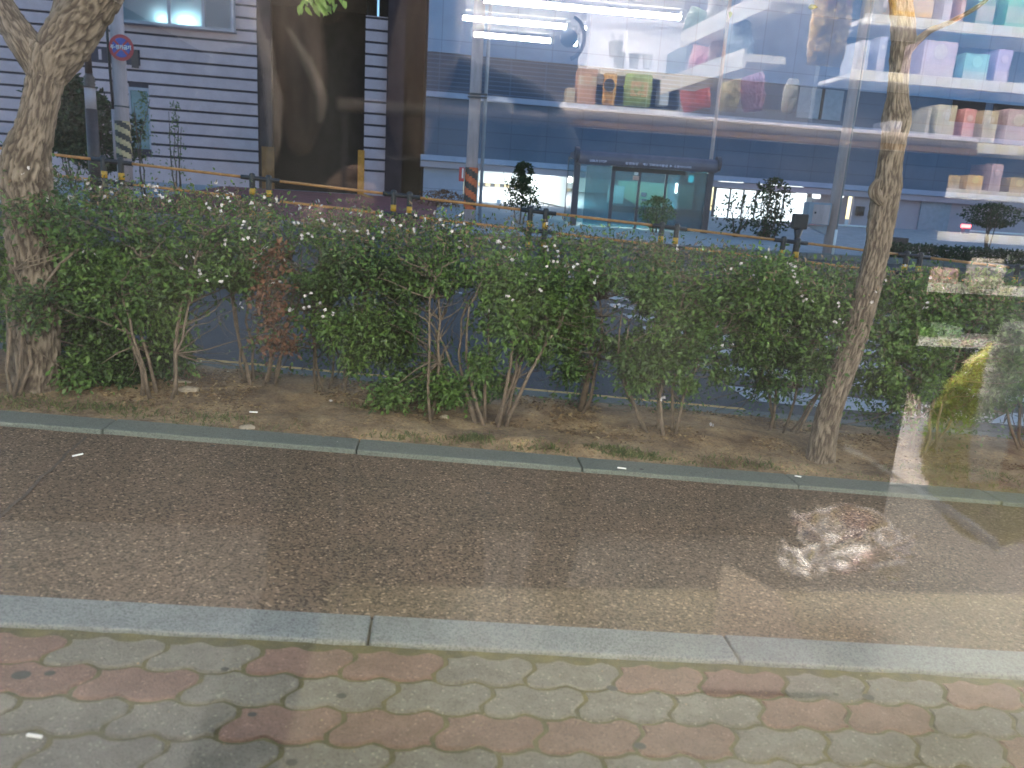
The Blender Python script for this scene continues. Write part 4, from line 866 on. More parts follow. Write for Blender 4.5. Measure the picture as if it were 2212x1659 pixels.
for i in range(nb):
    s0, s1 = ga+(wxa-ga+1)*i/nb, ga+(wxa-ga+1)*(i+1)/nb; kb.box(s0, s1, D+gd-.25, D+gd, zback-.05, zback+.13, i % 2)
kb.build('garage_kerb', [M['cream_yellow'], M['black']], bb_)
kb = MB()
for i in range(8):
    t0, t1 = i/8, (i+1)/8; f = lambda t, o_: (wxa+(gb+.2-wxa)*t-o_, D+3.0+(-2.6)*t-.02, zg+.3+(zback-zg-.3)*(3.5-2.6*t)/7.5+.03)
    a0, a1 = f(t0, 0), f(t1, 0); kb.add([a0, a1, (a1[0]-.1, a1[1]-.35, a1[2]), (a0[0]-.1, a0[1]-.35, a0[2])], [(0, 1, 2, 3)], i % 2)
kb.build('ramp_stripes', [M['cream_yellow'], M['garage_white']], bb_)
for s in (ga+1.2, ga+3.2): b = MB(); b.box(s, s+1.1, D+1.5, D+5.5, ztopb+.32, ztopb+.345); b.build('ceiling_lamp', M['lamp_white'], bb_)
# white bollard and cone by the pole
b = MB(); b.tube([(X(1072, 460), D-.6, zg-.1), (X(1072, 460), D-.6, Z(1072, 430))], .09, 12); o = b.build('barrier_post', M['white'], None, BM.copy(), smooth=True); tag(o, 'short white post standing in the parking garage mouth', 'bollard')
# lit shop front
sa, sb2 = X(1545, 430), X(1722, 430); zt_ = Z(1600, 410); zl_ = Z(1600, 400)
M['lit_pane'] = mat('lit_pane', (.7, .74, .74), .3, .6, .1, emit=(.86, .97, 1.0), es=.42)
M['lit_box'] = emis('lit_box', (.9, .98, 1), 1.1)
slab('shop_wall', sa-.2, X(1860, 450), zt_+.1, zE, M['grey_wall'], .1)
o = slab('shop_front', sa, sb2, zg, zt_+.1, M['frame_grey'], .2, .3)
xs_ = [1545, 1577, 1606, 1634, 1664, 1694, 1722]
for q0, q1 in zip(xs_[:-1], xs_[1:]): b = MB(); b.box(X(q0, 450)+.06, X(q1, 450)-.06, D+.15, D+.2, zg+.2, zt_); b.build('lit_pane', M['lit_pane'], o)
slab('sign_light', sa+.1, X(1606, 400), zt_+.2, zt_+.38, M['lit_box'], .02, .1); slab('sign_light', X(1640, 404), X(1735, 408), zt_+.15, zt_+.45, M['lit_box'], .02, .1)
# white grey lobby between shop front and pole
lo_ = slab('lobby_front', sb2, X(1845, 450), zg, zt_+.1, M['grey_wall'], .6, .7)
for x0_, x1_, y0_, y1_, mm in ((1728, 1752, 415, 500, 'lit_pane'), (1752, 1765, 425, 470, 'garage_white'), (1765, 1782, 412, 428, 'lit_pane'), (1812, 1832, 405, 425, 'lit_box'), (1806, 1816, 447, 500, 'lit_pane'), (1820, 1829, 447, 500, 'lit_pane'), (1700, 1745, 485, 510, 'garage_white')):
    b = MB(); b.box(X(x0_, 450), X(x1_, 450), D+.55, D+.6, Z(x0_, y1_), Z(x0_, y0_)); b.build('lobby_panel', M[mm], lo_)
slab('grey_panel', X(1845, 450), bx1, zg, zE, M['grey_wall'], .1, .3)
o = slab('service_door', X(1985, 480), X(2050, 480), zg, Z(2000, 412), M['steelblue'], .04, .1)
b = MB(); b.box(X(2006, 425), X(2020, 425), D-.1, D+.1, Z(2010, 434), Z(2010, 429)); b.build('wall_lamp', emis('wall_lamp', (1, 1, .9), 5), bb_)
b = MB(); b.box(X(2060, 436), X(2150, 440), D+.05, D+.1, Z(2100, 442), Z(2100, 436)); b.build('wall_lamp', M['lit_box'], bb_)
b = MB(); b.tube([(X(1858, 450), D-.02, Z(1858, 466)), (X(1858, 450), D-.02, Z(1858, 446))], .2, 12); b.build('intercom', M['black'], bb_, smooth=True)
# red lights of the parking barriers
for x, y, w_, lab in ((1690, 468, 26, 'red lit parking barrier head in front of the white shop front'), (2019, 484, 14, 'red lit parking barrier head at the far right by the grey wall')):
    r_ = empty('parking_barrier', M=BM.copy()); tag(r_, lab, 'parking barrier', 'parking barriers of the blue building'); s = X(x, y); hw = (X(x+w_, y)-X(x-w_, y))/4; z = Z(x, y)
    b = MB(); b.box(s-hw, s+hw, D-2.2, D-2.0, z-.07, z+.07); b.build('red_lamp', emis('red_lamp', (1, .08, .08), 2.4), r_)
    b = MB(); b.box(s-.12, s+.12, D-2.25, D-2.0, zg-.2, z-.07); b.build('cabinet', M['grey_wall'], r_)
    b = MB(); b.tube([(s+.2, D-2.1, z-.2), (s+3, D-2.1, z-.2)], .04, 8); b.build('arm', M['white'], r_)
# dark filler building seen deep in the gap between the two
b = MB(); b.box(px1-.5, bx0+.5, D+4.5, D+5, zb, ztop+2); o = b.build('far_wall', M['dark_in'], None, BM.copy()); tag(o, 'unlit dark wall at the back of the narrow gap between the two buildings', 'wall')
# =================================================================== THE SHOP BEHIND THE WINDOW (its reflection lies over the street view)
GV = 0.45                                   # the window pane stands on this line; things inside lie at smaller v
def RV_(vv): return 2*GV-vv                 # where a thing stands whose mirror image appears at depth vv
def ipt(x, y, vv): u, z = lv(x, y, vv); return u, RV_(vv), z
pane = glass('shop_glass', (.97, .985, .98), 3.6, .005, (.8, .78, .72))
t = pane.node_tree; m0 = [n for n in t.nodes if n.type == 'MIX_SHADER' and not n.inputs[0].is_linked][0]     # pale blotches put into the pane for milky veil and soft glows
tc = t.nodes.new('ShaderNodeTexCoord'); mp = t.nodes.new('ShaderNodeMapping'); mp.inputs['Scale'].default_value = (9, 1, 4); nz = t.nodes.new('ShaderNodeTexNoise'); nz.inputs['Scale'].default_value = 1; nz.inputs['Detail'].default_value = 2
mr_ = t.nodes.new('ShaderNodeMapRange'); mr_.inputs[1].default_value = .4; mr_.inputs[2].default_value = .75; mr_.inputs[3].default_value = .0015; mr_.inputs[4].default_value = .009
t.links.new(tc.outputs['Object'], mp.inputs[0]); t.links.new(mp.outputs[0], nz.inputs['Vector']); t.links.new(nz.outputs['Fac'], mr_.inputs[0]); t.links.new(mr_.outputs[0], m0.inputs[0])
wr = empty('shop_window', M=UM.copy()); tag(wr, 'large shop window pane between the viewer and the street, mirroring the lit shop', 'window')
b = MB(); b.box(-3.2, 4.4, GV, GV+.006, .665, 2.7); b.build('pane', pane, wr)
b = MB(); b.box(-3.26, -3.2, GV-.04, GV+.05, .6, 2.76); b.box(4.4, 4.46, GV-.04, GV+.05, .6, 2.76); b.box(-3.2, 4.4, GV-.04, GV+.05, .6, .665); b.box(-3.2, 4.4, GV-.04, GV+.05, 2.7, 2.76); b.build('frame', M['darkgrey'], wr, bevel=.004)
M['ceil'] = mat('ceil', (.74, .74, .80), .9, 1, .04); M['shopwall'] = mat('shopwall', (.62, .61, .64), .8, 1, .06); M['shopfloor'] = mat('shopfloor', (.10, .10, .10), .5, 2, .1); M['shopfloor2'] = mat('shopfloor2', (.50, .48, .49), .5, 2, .1); M['dim'] = mat('dim', (.05, .05, .06), .8, 2, .1)
def I(name, a, c, v0_, v1_, z0, z1, m, kind='structure', **k):
    b = MB(); b.box(a, c, v0_, v1_, z0, z1); o = b.build(name, m, None, UM.copy(), bevel=k.pop('bevel', 0)); tag(o, kind=kind, **k); return o
I('wall_below_window', -3.26, 4.46, .40, .50, -.4, .6, M['paver_grey']); I('wall_above_window', -3.26, 4.46, .40, .50, 2.76, 4.2, M['grey_wall'])
I('ceiling', -3.26, 6.5, -11.6, .40, 2.75, 2.85, M['ceil']); I('floor', -3.26, 6.5, -11.6, -2.0, -.05, .06, M['shopfloor2']); I('floor_dark_front', -3.26, 6.5, -1.99, .40, -.05, .055, M['shopfloor'])  # back floor paled to bounce light upward; front darkened to cut its reflection
I('wall_back', -3.26, 6.5, -11.7, -11.6, .06, 2.75, M['shopwall']); I('wall_left', -3.36, -3.26, -11.7, .5, -.4, 4.2, M['dim']); I('wall_right', 6.5, 6.6, -11.7, .5, -.4, 4.2, M['shopwall'])
I('wall_right_front', 4.46, 6.6, .40, .5, -.4, 4.2, M['grey_wall'])
# ceiling tubes
M['tube'] = emis('tube', (1.0, .92, .80), TUBE); M['fitting'] = mat('fitting', (.7, .7, .7), .5)
M['tube_soft'] = emis('tube_soft', (1.0, .92, .80), TUBE*.32)
def tubelight(a, c, v, place_, soft=False):
    r_ = empty('ceiling_light', M=Matrix.Translation(W((a+c)/2, v, 2.6))@UM); tag(r_, 'white tube light on the shop ceiling '+place_, 'ceiling light', 'tube lights of the shop ceiling'); h = (c-a)/2
    b = MB(); b.tube([(-h, 0, 0), (h, 0, 0)], .021, 12); b.build('tube', M['tube_soft' if soft else 'tube'], r_, smooth=True)
    b = MB(); b.box(-h, h, -.018, .018, .06, .15); b.build('fitting', M['fitting'], r_)
    for s in (-1, 1): b = MB(); b.box(s*h-.02, s*h+.02, -.03, .03, -.03, .05); b.build('end_cap', M['fitting'], r_)
for (xa, ya, xb, yb), pl in (((1040, -1, 1475, 38), 'nearest of those mirrored in the window'), ((965, 35, 1228, 58), 'second row back'), ((1020, 72, 1192, 90), 'third row back')):
    a, va = onz(xa, ya, 2.6); c, vb = onz(xb, yb, 2.6); tubelight(a, c, RV_((va+vb)/2), pl)
tubelight(1.13, 1.22, RV_(7.13), 'short piece seen beside the column'); a, va = onz(1215, 92, 2.6); tubelight(a, a+.16, RV_(va), 'short piece beyond the convex mirror')
for vv_, pl in ((.64, 'added over the window counter'), (2.3, 'added over the partition'), (3.3, 'added over the first aisle'), (4.6, 'added over the second aisle')):  # rows above the view, added to light counter, racks and street
    for a in (-2.6, -.6, 1.4, 3.4): tubelight(a, a+1.5, RV_(vv_), pl+[', far left', ', left of the middle', ', right of the middle', ', far right'][int((a+2.6)/2)], vv_ < 1)
for a in (5.0,): tubelight(a, a+1.2, RV_(7.0), 'at the right rear'+(', inner' if a < 4 else ', outer'))
# window counter
M['counter'] = mat('counter', (.105, .092, .040), .45, 4, .2, stretch=(.3, 3, 1))
cb_ = empty('window_counter', M=UM.copy()); tag(cb_, 'olive toned wooden counter inside the shop window', 'counter')
b = MB(); b.box(-.12, 4.4, .02, .40, .63, .665); b.build('top', M['counter'], cb_)
for u in (-.05, 4.1): b = MB(); b.box(u, u+.05, .05, .38, .06, .63); b.build('leg', M['darkgrey'], cb_)
wb = empty('floor_blocker', M=UM.copy()); tag(wb, 'dark square block added to hide bright floor between the partition and the shelf rack', 'blocker')
b = MB(); b.box(1.70, 2.34, RV_(4.4), RV_(4.02), .06, .95); b.build('body', M['dim'], wb); b = MB(); b.box(1.68, 2.36, RV_(4.42), RV_(4.0), .95, .98); b.build('block_top', M['darkgrey'], wb)  # added block, keeps the bright floor out of the reflection
rl = empty('display_bar', M=UM.copy()); tag(rl, 'thin pale wooden bar on two slim stands over the window counter', 'display bar')
ba, bz0 = lv(728, 230, .8); bc, bz1 = lv(1238, 250, .8); M['barwood'] = mat('barwood', (.62, .48, .38), .5, 3, .15, stretch=(.4, 4, 4))
b = MB(); b.box(ba, bc, RV_(.8)-.02, RV_(.8), (bz0+bz1)/2-.006, (bz0+bz1)/2+.004); b.build('bar', M['barwood'], rl, bevel=.002)
for u in (-.10, bc-.03): b = MB(); b.tube([(u, RV_(.8)-.01, .665), (u, RV_(.8)-.01, (bz0+bz1)/2-.006)], .0025, 8); b.build('stand', M['darkgrey'], rl)
u, z = lv(1080, 240, .8); lump_ = []
bm = bmesh.new(); bmesh.ops.create_icosphere(bm, subdivisions=3, radius=1)
for q in bm.verts: n_ = 1+.4*noise.noise(q.co*1.4); q.co = (q.co.x*.017*n_, q.co.y*.008*n_, q.co.z*.008*n_)
me = bpy.data.meshes.new('paper_scrap'); bm.to_mesh(me); bm.free(); me.materials.append(M['paper']); o = bpy.data.objects.new('paper_scrap', me); sc.collection.objects.link(o); o.matrix_basis = Matrix.Translation(W(u, RV_(.8)-.01, (bz0+bz1)/2+.009))@UM; tag(o, 'small crumpled pale paper scrap on the thin wooden bar', 'paper scrap')
# low partition with a pale wooden cap
M['capwood'] = mat('capwood', (.80, .68, .62), .5, 3, .12, stretch=(.4, 4, 4)); M['capedge'] = mat('capedge', (.58, .33, .14), .5, 3, .2, stretch=(.4, 4, 4))
pz = lv(1300, 262, 2.3)[1]; pt = empty('partition', M=UM.copy()); tag(pt, 'low dark partition with a pale wooden cap behind the counter', 'partition')
b = MB(); b.box(-.55, 1.62, RV_(2.55), RV_(2.3), pz, pz+.034); b.build('cap', M['capwood'], pt, bevel=.012); b = MB(); b.box(-.55, 1.62, RV_(2.34), RV_(2.305), pz-.016, pz); b.build('edge', M['capedge'], pt)
I('reflection_block', -3.2, -.5, RV_(2.5), RV_(2.36), .06, 1.25, M['dim'])  # dark block added to stop a bright veil at the left
b = MB(); b.box(-.5, 1.58, RV_(2.5), RV_(2.36), .06, pz-.016); b.build('panel', M['dim'], pt)
# product builders: everything a thing of its own
def colmat(c, coat=0, rough=.45): return mat('pack_%02d%02d%02d' % tuple(int(q*99) for q in c), c, rough, 14, .35, coat=coat)
def boxpack(name, x0, y0, x1, y1, vv, dep, col, lab, cat, group=None, band=None):
    ua_, za = lv(x0, y1, vv); ub, zb_ = lv(x1, y0, vv); zb_ = max(zb_, za+.03); v = RV_(vv); um_ = (ua_+ub)/2; hw = max(.01, abs(ub-ua_)/2)
    r_ = empty(name, M=Matrix.Translation(W(um_, v, za))@UM); tag(r_, lab, cat, group); h = zb_-za
    b = MB(); b.box(-hw, hw, -dep, 0, 0, h); b.build('carton', colmat(col), r_, bevel=.003)
    if band: b = MB(); b.box(-hw*.97, hw*.97, 0, .0015, h*band[1], h*band[2]); b.build('front_print', colmat(band[0]), r_)
    if h > .08: b = MB(); b.tube([(0, .0, h*.72), (0, .003, h*.72)], min(hw*.5, h*.2), 20); b.build('round_print', colmat(tuple(min(.8, q*1.6+.1) for q in col)), r_)
    return r_
def pouch(name, x0, y0, x1, y1, vv, thick, col, lab, cat, group=None, wr_=1.0, rot=0, coat=1.0, rough=.25, label=None, rnd=0.0):
    ua_, za = lv(x0, y1, vv); ub, zb_ = lv(x1, y0, vv); v = RV_(vv); hw = (ub-ua_)/2; h = zb_-za; n = 40; bb = MB(); vs = []
    for side in (1, -1):
        for j in range(n+1):
            for i in range(n+1):
                s, t = i/n*2-1, j/n*2-1; e = max(0, (1-abs(s)**3.2)*(1-abs(t)**3.2))**.55
                w_ = noise.noise(Vector((s*2.6, t*2.6+x0*.01, side*1.0)))*.25+.12*abs(noise.noise(Vector((s*8, t*6, side*2+x0*.1))))*wr_+.06*noise.noise(Vector((s*17, t*15, side+x0*.1)))*wr_
                pin = 1-.10*abs(t)**2
                sx_, tz_ = s*math.sqrt(1-rnd*t*t*.5), t*math.sqrt(1-rnd*s*s*.5); vs.append((sx_*hw*pin*(1+.02*math.sin(t*23)), side*thick*.5*e*(1+w_*1.8)+.006*w_*(1-e), h*(tz_+1)/2))
    m_ = (n+1)*(n+1); fs = []
    for k in (0, 1):
        for j in range(n):
            for i in range(n): q = k*m_+j*(n+1)+i; f = (q, q+1, q+n+2, q+n+1); fs.append(f if k else f[::-1])
    r_ = empty(name, M=Matrix.Translation(W((ua_+ub)/2, v, za))@UM@Matrix.Rotation(rot, 4, 'Y')); tag(r_, lab, cat, group)
    bb.add(vs, fs); bb.build('bag', mat('foil_'+name, col, rough, 9, .5, coat=coat, spec=.7), r_, smooth=True)
    if label: b = MB(); b.box(-hw*.6, hw*.6, thick*.5, thick*.5+.004, h*label[1], h*label[2]); b.build('front_print', colmat(label[0]), r_)
    return r_
# right gondola
gv = 4.0; zl = [2.13, 1.865, 1.555, 1.315, 1.09, .81, .505, .04]
gd_ = empty('shelf_rack', M=UM.copy()); tag(gd_, 'white shelf rack with price strips, mirrored at the right of the window', 'shelf rack')
M['lip'] = mat('lip', (.86, .85, .84), .5, 3, .05); M['tagcream'] = mat('tagcream', (.80, .74, .58), .6, 20, .1); M['backboard'] = mat('backboard', (.045, .055, .08), .6, 2, .1)
ru0 = 2.05
starts = [2.08, 2.05, 2.28, 2.32, 2.62, 2.66, 2.42, 2.38]
for z, s_ in zip(zl, starts):
    b = MB(); b.box(s_, 5.2, RV_(gv)-.36, RV_(gv)-.02, z-.015, z+.005); o = b.build('shelf', M['lip'], gd_); b = MB(); b.box(s_, 5.2, RV_(gv)-.018, RV_(gv), z-.028, z+.022); b.build('price_strip', M['lip'], o)
    q = s_+.05; tg = MB()
    while q < 5.1: tg.box(q, q+.075, RV_(gv), RV_(gv)+.002, z-.022, z+.018); q += random.uniform(.11, .22)
    tg.build('price_tag', M['tagcream'], o)
b = MB(); b.box(2.05, 5.2, RV_(gv)-.42, RV_(gv)-.37, .06, 2.45); b.build('back_panel', M['backboard'], gd_)
PR = [  # x0 y0 x1 y1 colour name label
 (1905, -70, 1930, 26, (.16, .12, .05), 'narrow dark carton at the left end of the top shelf'), (1932, -60, 2030, 32, (.72, .42, .06), 'wide amber yellow carton on the top shelf'), (2034, -50, 2068, 42, (.55, .50, .55), 'pale lilac carton on the top shelf'), (2070, -60, 2100, 48, (.5, .2, .07), 'orange brown carton on the top shelf'),
 (2104, -60, 2166, 55, (.04, .12, .08), 'dark green carton on the top shelf'), (2168, -60, 2240, 60, (.07, .38, .24), 'bright green carton on the top shelf'),
 (1890, 80, 1920, 158, (.42, .45, .62), 'slim pale blue carton on the second shelf'), (1985, 92, 2072, 168, (.55, .45, .6), 'pink and lilac carton on the second shelf'), (2076, 118, 2140, 176, (.16, .42, .48), 'low teal carton on the second shelf'), (2144, 108, 2190, 182, (.38, .33, .6), 'violet carton on the second shelf'), (1850, 88, 1882, 152, (.45, .48, .60), 'pale grey carton at the left end of the second shelf'),
 (1995, 232, 2014, 296, (.5, .48, .4), 'slim cream carton on the third shelf'), (2016, 228, 2070, 300, (.62, .60, .48), 'cream and green carton on the third shelf'), (2073, 236, 2112, 306, (.72, .35, .38), 'pink topped carton on the third shelf'), (2116, 240, 2160, 312, (.62, .56, .42), 'cream carton on the third shelf'), (2164, 238, 2230, 320, (.62, .50, .60), 'pale pink carton at the right of the third shelf'), (1922, 262, 1950, 288, (.42, .45, .6), 'low grey carton on the third shelf'),
 (2000, 376, 2030, 406, (.25, .22, .28), 'low grey carton on the fourth shelf'), (2048, 380, 2076, 410, (.5, .36, .12), 'first amber tray on the fourth shelf'), (2084, 380, 2126, 415, (.6, .38, .1), 'wider amber tray on the fourth shelf'), (2132, 355, 2170, 420, (.45, .32, .36), 'taller mauve carton on the fourth shelf'), (2176, 386, 2225, 424, (.5, .36, .14), 'amber tray at the right of the fourth shelf'),
 (2010, 582, 2075, 612, (.62, .40, .34), 'low peach carton on the sixth shelf'), (1895, 705, 1950, 728, (.5, .24, .10), 'orange low carton on the seventh shelf'), (1956, 708, 2010, 733, (.18, .36, .10), 'green low carton on the seventh shelf'), (2016, 708, 2080, 738, (.28, .42, .30), 'pale green low carton on the seventh shelf'),
 (1905, 870, 1935, 900, (.5, .28, .06), 'small amber box on the lowest shelf'), (1942, 858, 1990, 905, (.46, .36, .32), 'greyish box on the lowest shelf')]
for i, (x0_, y0_, x1_, y1_, c_, lab) in enumerate(PR):
    boxpack('carton', x0_, y0_, x1_, y1_, gv+.02, .18, c_, lab+' of the rack', 'carton', 'cartons on the white shelf rack', ((min(.9, c_[0]*.5+.35), min(.9, c_[1]*.5+.3), min(.9, c_[2]*.5+.3)), .1, .38))
pouch('bread_bag', 2085, 560, 2170, 622, 3.9, .14, (.75, .68, .58), 'plump pale bread bag on the sixth shelf of the rack', 'bread bag')
# slanting shelf ends at the middle top
for (xa, ya, xb, yb, lab) in ((1432, 186, 1612, 124, 'lower'), (1476, 84, 1668, -6, 'upper')):
    ub, z = lv(xb, yb, 2.7); a, va = onz(xa, ya, z); v0_, v1_ = RV_(va), RV_(2.7); r_ = empty('wall_shelf', M=UM.copy()); tag(r_, lab+' pale shelf running away from the window beside the rack', 'shelf')
    dx, dv = ub-a, v1_-v0_; b = MB(); b.hexa([(x+o_, v, z+h) for (x, v) in ((a, v0_), (ub, v1_)) for o_ in (0, .14) for h in (-.012, .012)]); b.build('board', M['lip'], r_)
    b = MB(); b.hexa([(x+o_, v, z+h) for (x, v) in ((a, v0_), (ub, v1_)) for o_ in (-.012, 0) for h in (-.035, .028)]); b.build('price_strip', M['lip'], r_)
for k, (x0_, y0_, x1_, y1_, vv_, c_, lab) in enumerate(((1480, 100, 1530, 172, 3.8, (.85, .45, .50), 'pink crinkled snack bag on the lower slanting shelf'), (1528, 70, 1580, 158, 3.4, (.9, .55, .38), 'peach crinkled snack bag on the lower slanting shelf'), (1575, 45, 1640, 138, 3.0, (.6, .72, .9), 'pale blue snack bag with a round mark, on the lower slanting shelf'),
        (1470, 18, 1520, 74, 3.9, (.5, .62, .55), 'pale green snack bag on the upper slanting shelf'), (1525, -20, 1575, 50, 3.5, (.7, .66, .6), 'white glinting snack bag on the upper slanting shelf'),
        (1475, 175, 1545, 236, 3.6, (.85, .22, .22), 'red and white snack bag under the lower slanting shelf'), (1550, 165, 1600, 240, 3.4, (.9, .78, .45), 'cream snack bag under the lower slanting shelf'), (1604, 155, 1660, 240, 3.1, (.7, .42, .6), 'mauve snack bag under the lower slanting shelf'), (1690, 170, 1720, 245, 3.3, (.4, .42, .38), 'grey snack bag at the right under the slanting shelves'))):
    pouch('snack_bag', x0_, y0_, x1_, y1_, vv_, .10, c_, lab, 'snack bag', 'snack bags on the slanting shelves', 2.0, random.uniform(-.3, .3))
# hanging amber bag
pouch('hanging_bag', 1738, -30, 1846, 140, 2.2, .07, (.90, .52, .06), 'large amber snack bag hanging at the end of the rack', 'snack bag', None, 2.2, 0, 1, .2, ((.5, .16, .12), .72, .9))
# middle display: column, mirror, cups and bags
I('column', *(lambda a, c: (a, c))(lv(1270, 120, 6.9)[0], lv(1478, 120, 6.9)[0]), RV_(7.4), RV_(6.9), .06, 2.75, M['ceil'])
mr = empty('convex_mirror', M=Matrix.Translation(W(*ipt(1243, 82, 6.4)))@UM); tag(mr, 'brown rimmed convex mirror hung beside the white column', 'mirror')
b = MB(); b.tube([(.13*math.cos(q)-.06, 0, .16*math.sin(q)) for q in np.linspace(-1.3, 1.3, 16)], .016, 8); b.build('rim', M['brownmetal'], mr, smooth=True)
b = MB(); b.tube([(-.05, -.02, 0), (-.05, .0, 0), (-.05, .03, 0)], [.07, .06, .02], 24); b.build('glass', M['backboard'], mr, smooth=True)
ds = empty('display_table', M=UM.copy()); tag(ds, 'white display shelf of small packs behind the partition', 'display shelf')
da, dc = lv(1218, 200, 4.6)[0], lv(1480, 200, 4.6)[0]; dz = lv(1350, 230, 4.6)[1]; dz2 = lv(1350, 152, 4.6)[1]
b = MB(); b.box(da, dc, RV_(4.6)-.4, RV_(4.6), dz-.03, dz); b.build('board', M['lip'], ds); b = MB(); b.box(da+.2, dc, RV_(4.6)-.4, RV_(4.6), dz2-.03, dz2); b.build('board', M['lip'], ds)
b = MB(); b.box(dc-.02, dc+.05, RV_(4.6)-.4, RV_(4.6), .06, lv(1350, 80, 4.6)[1]); b.build('upright', M['steelblue'], ds)
b = MB(); b.box(da+.2, dc, RV_(4.6)-.42, RV_(4.6)-.4, dz, dz2-.03); b.build('back_panel', M['dim'], ds)
pouch('snack_pouch', 1299, 160, 1334, 226, 4.58, .06, (.78, .42, .05), 'orange yellow pouch with a black round mark on the display shelf', 'snack bag', None, .6)
a, v_, z_ = ipt(1316, 184, 4.52); b = MB(); b.tube([(a, v_, z_), (a, v_+.004, z_)], .033, 20); o = b.build('pouch_mark', M['black'], None, UM.copy()); tag(o, 'black round sticker on the orange yellow pouch', 'sticker')
pouch('snack_pouch', 1344, 163, 1412, 228, 4.58, .06, (.22, .34, .06), 'green pouch with an orange picture on the display shelf', 'snack bag', None, 1.2, 0, 1, .3, ((.6, .34, .2), .3, .75))
for (x0_, y0_, x1_, y1_, c_, lab) in ((1245, 150, 1292, 225, (.5, .3, .2), 'brown striped pack at the left of the display shelf'), (1424, 165, 1450, 226, (.45, .55, .66), 'pale blue pack at the right of the display shelf'), (1222, 190, 1243, 226, (.6, .5, .36), 'small cream pack at the far left of the display shelf')):
    boxpack('small_pack', x0_, y0_, x1_, y1_, 4.6, .1, c_, lab, 'pack', 'small packs on the display shelf', ((.7, .7, .6), .55, .8))
for x0_, y0_, x1_, y1_, lab in ((1312, 92, 1346, 122, 'clear cup standing on the stacked lids of the display shelf'), (1322, 115, 1352, 145, 'first white cup on the top of the display shelf'), (1356, 117, 1384, 146, 'second white cup on the top of the display shelf'), (1386, 120, 1410, 148, 'third white cup on the top of the display shelf')):
    ua_, za = lv(x0_, y1_, 4.65); ub, zb_ = lv(x1_, y0_, 4.65); h = zb_-za; r_ = (ub-ua_)/2; b = MB(); b.tube([(0, 0, 0), (0, 0, h*.9), (0, 0, h*.9), (0, 0, h)], [r_*.72, r_*.97, r_*1.05, r_*1.0], 24)
    o = b.build('paper_cup', M['fitting'], None, Matrix.Translation(W((ua_+ub)/2, RV_(4.65), za))@UM, smooth=False); tag(o, lab, 'cup', 'cups on the display shelf')
# things lying on the window counter at the right
pouch('olive_bag', 1946, 715, 2480, 1175, .80, .05, (.62, .60, .05), 'olive yellow plastic bag standing on the window counter', 'plastic bag', None, .8, 0, 1, .3, None, 1.0)
pouch('white_bag', 2085, 700, 2330, 1040, .76, .05, (.85, .8, .8), 'frosted white bag beside the olive bag on the window counter', 'plastic bag', None, 1.4, 0, .4, .5, ((.33, .10, .07), .02, .4))
# crumpled clear wrapper: glossy film folds
def film(name, pts, vv, amp, freq, m, lab, nx=70, ny=36):
    """pts: four corner pixels tl,tr,br,bl"""
    C4 = [np.array([*lv(x, y, v)[:1], RV_(v), lv(x, y, v)[1]]) for (x, y), v in zip(pts, vv)]; vs = []
    for j in range(ny+1):
        for i in range(nx+1):
            s, t = i/nx, j/ny; p = (C4[0]*(1-s)+C4[1]*s)*(1-t)+(C4[3]*(1-s)+C4[2]*s)*t
            f = noise.noise(Vector((s*freq, t*freq*1.2+s*2, 1)))+.5*math.sin(t*freq*3+4*noise.noise(Vector((s*2.5, t*2, 2))))*.5
            vs.append((p[0], p[1]+f*amp*.5, p[2]+f*amp))
    b = MB(); b.add(vs, [(j*(nx+1)+i, j*(nx+1)+i+1, (j+1)*(nx+1)+i+1, (j+1)*(nx+1)+i) for j in range(ny) for i in range(nx)])
    o = b.build(name, m, None, UM.copy(), smooth=True); return tag(o, lab, 'wrapper')
M['film'] = glass('clear_film', (.9, .9, .92), 12.0, .15, (.6, .55, .56), .10)
M['film_red'] = glass('red_film', (.8, .55, .55), 10.0, .4, (.45, .10, .10), .10)
film('clear_wrapper', [(1690, 1160), (1960, 1195), (1945, 1250), (1680, 1235)], (.86, .86, .70, .70), .030, 2.6, M['film'], 'crumpled clear wrapper with glinting folds on the window counter')
film('red_printed_wrapper', [(1700, 1085), (1930, 1120), (1985, 1190), (1725, 1165)], (.92, .92, .82, .82), .022, 3, M['film_red'], 'crumpled wrapper with faint red print on the window counter')
M['film_glint'] = mat('film_glint', (.9, .9, .92), .25, 40, .2, spec=.8, col2=(.8, .8, .8))  # white colour stands in for the glint along the film's edge
b = MB()
for k in range(4):
    P_ = []; rr_ = []
    for i in range(26):
        t = i/25; x = 1822+330*t+3*k; y = 966+60*t*1.0+(1180-966-60)*t**1.15+9*noise.noise(Vector((t*9, k*3, 0)))+(k-1.5)*8*t
        u, z = lv(x, y, .78-.05*t); P_.append((u, RV_(.78-.05*t), z)); rr_.append(.0009+.0034*t*(.4+abs(noise.noise(Vector((t*14, k, 2)))*2)))
    b.tube(P_, rr_, 5)
tag(b.build('glint_strip', M['film_glint'], None, UM.copy(), smooth=True), 'long curled pale strip standing in for the glint before the olive bag', 'wrapper')
M['glow'] = mat('glow', (.23, .20, .165), .9, 6, .1)  # sheet made up in place of a pale veil on the pane
a = [onz(x, y, .668) for x, y in ((1560, 1215), (1690, 1290), (1800, 1500), (1520, 1490))]
b = MB(); b.add([(u, RV_(v), .668+h) for h in (0, .0008) for u, v in a], [(0, 1, 2, 3)[::-1], (4, 5, 6, 7), (0, 1, 5, 4), (1, 2, 6, 5), (2, 3, 7, 6), (3, 0, 4, 7)]); tag(b.build('glow_sheet', M['glow'], None, UM.copy()), 'thin sheet shaped as a pinkish napkin lying flat on the window counter', 'glow')
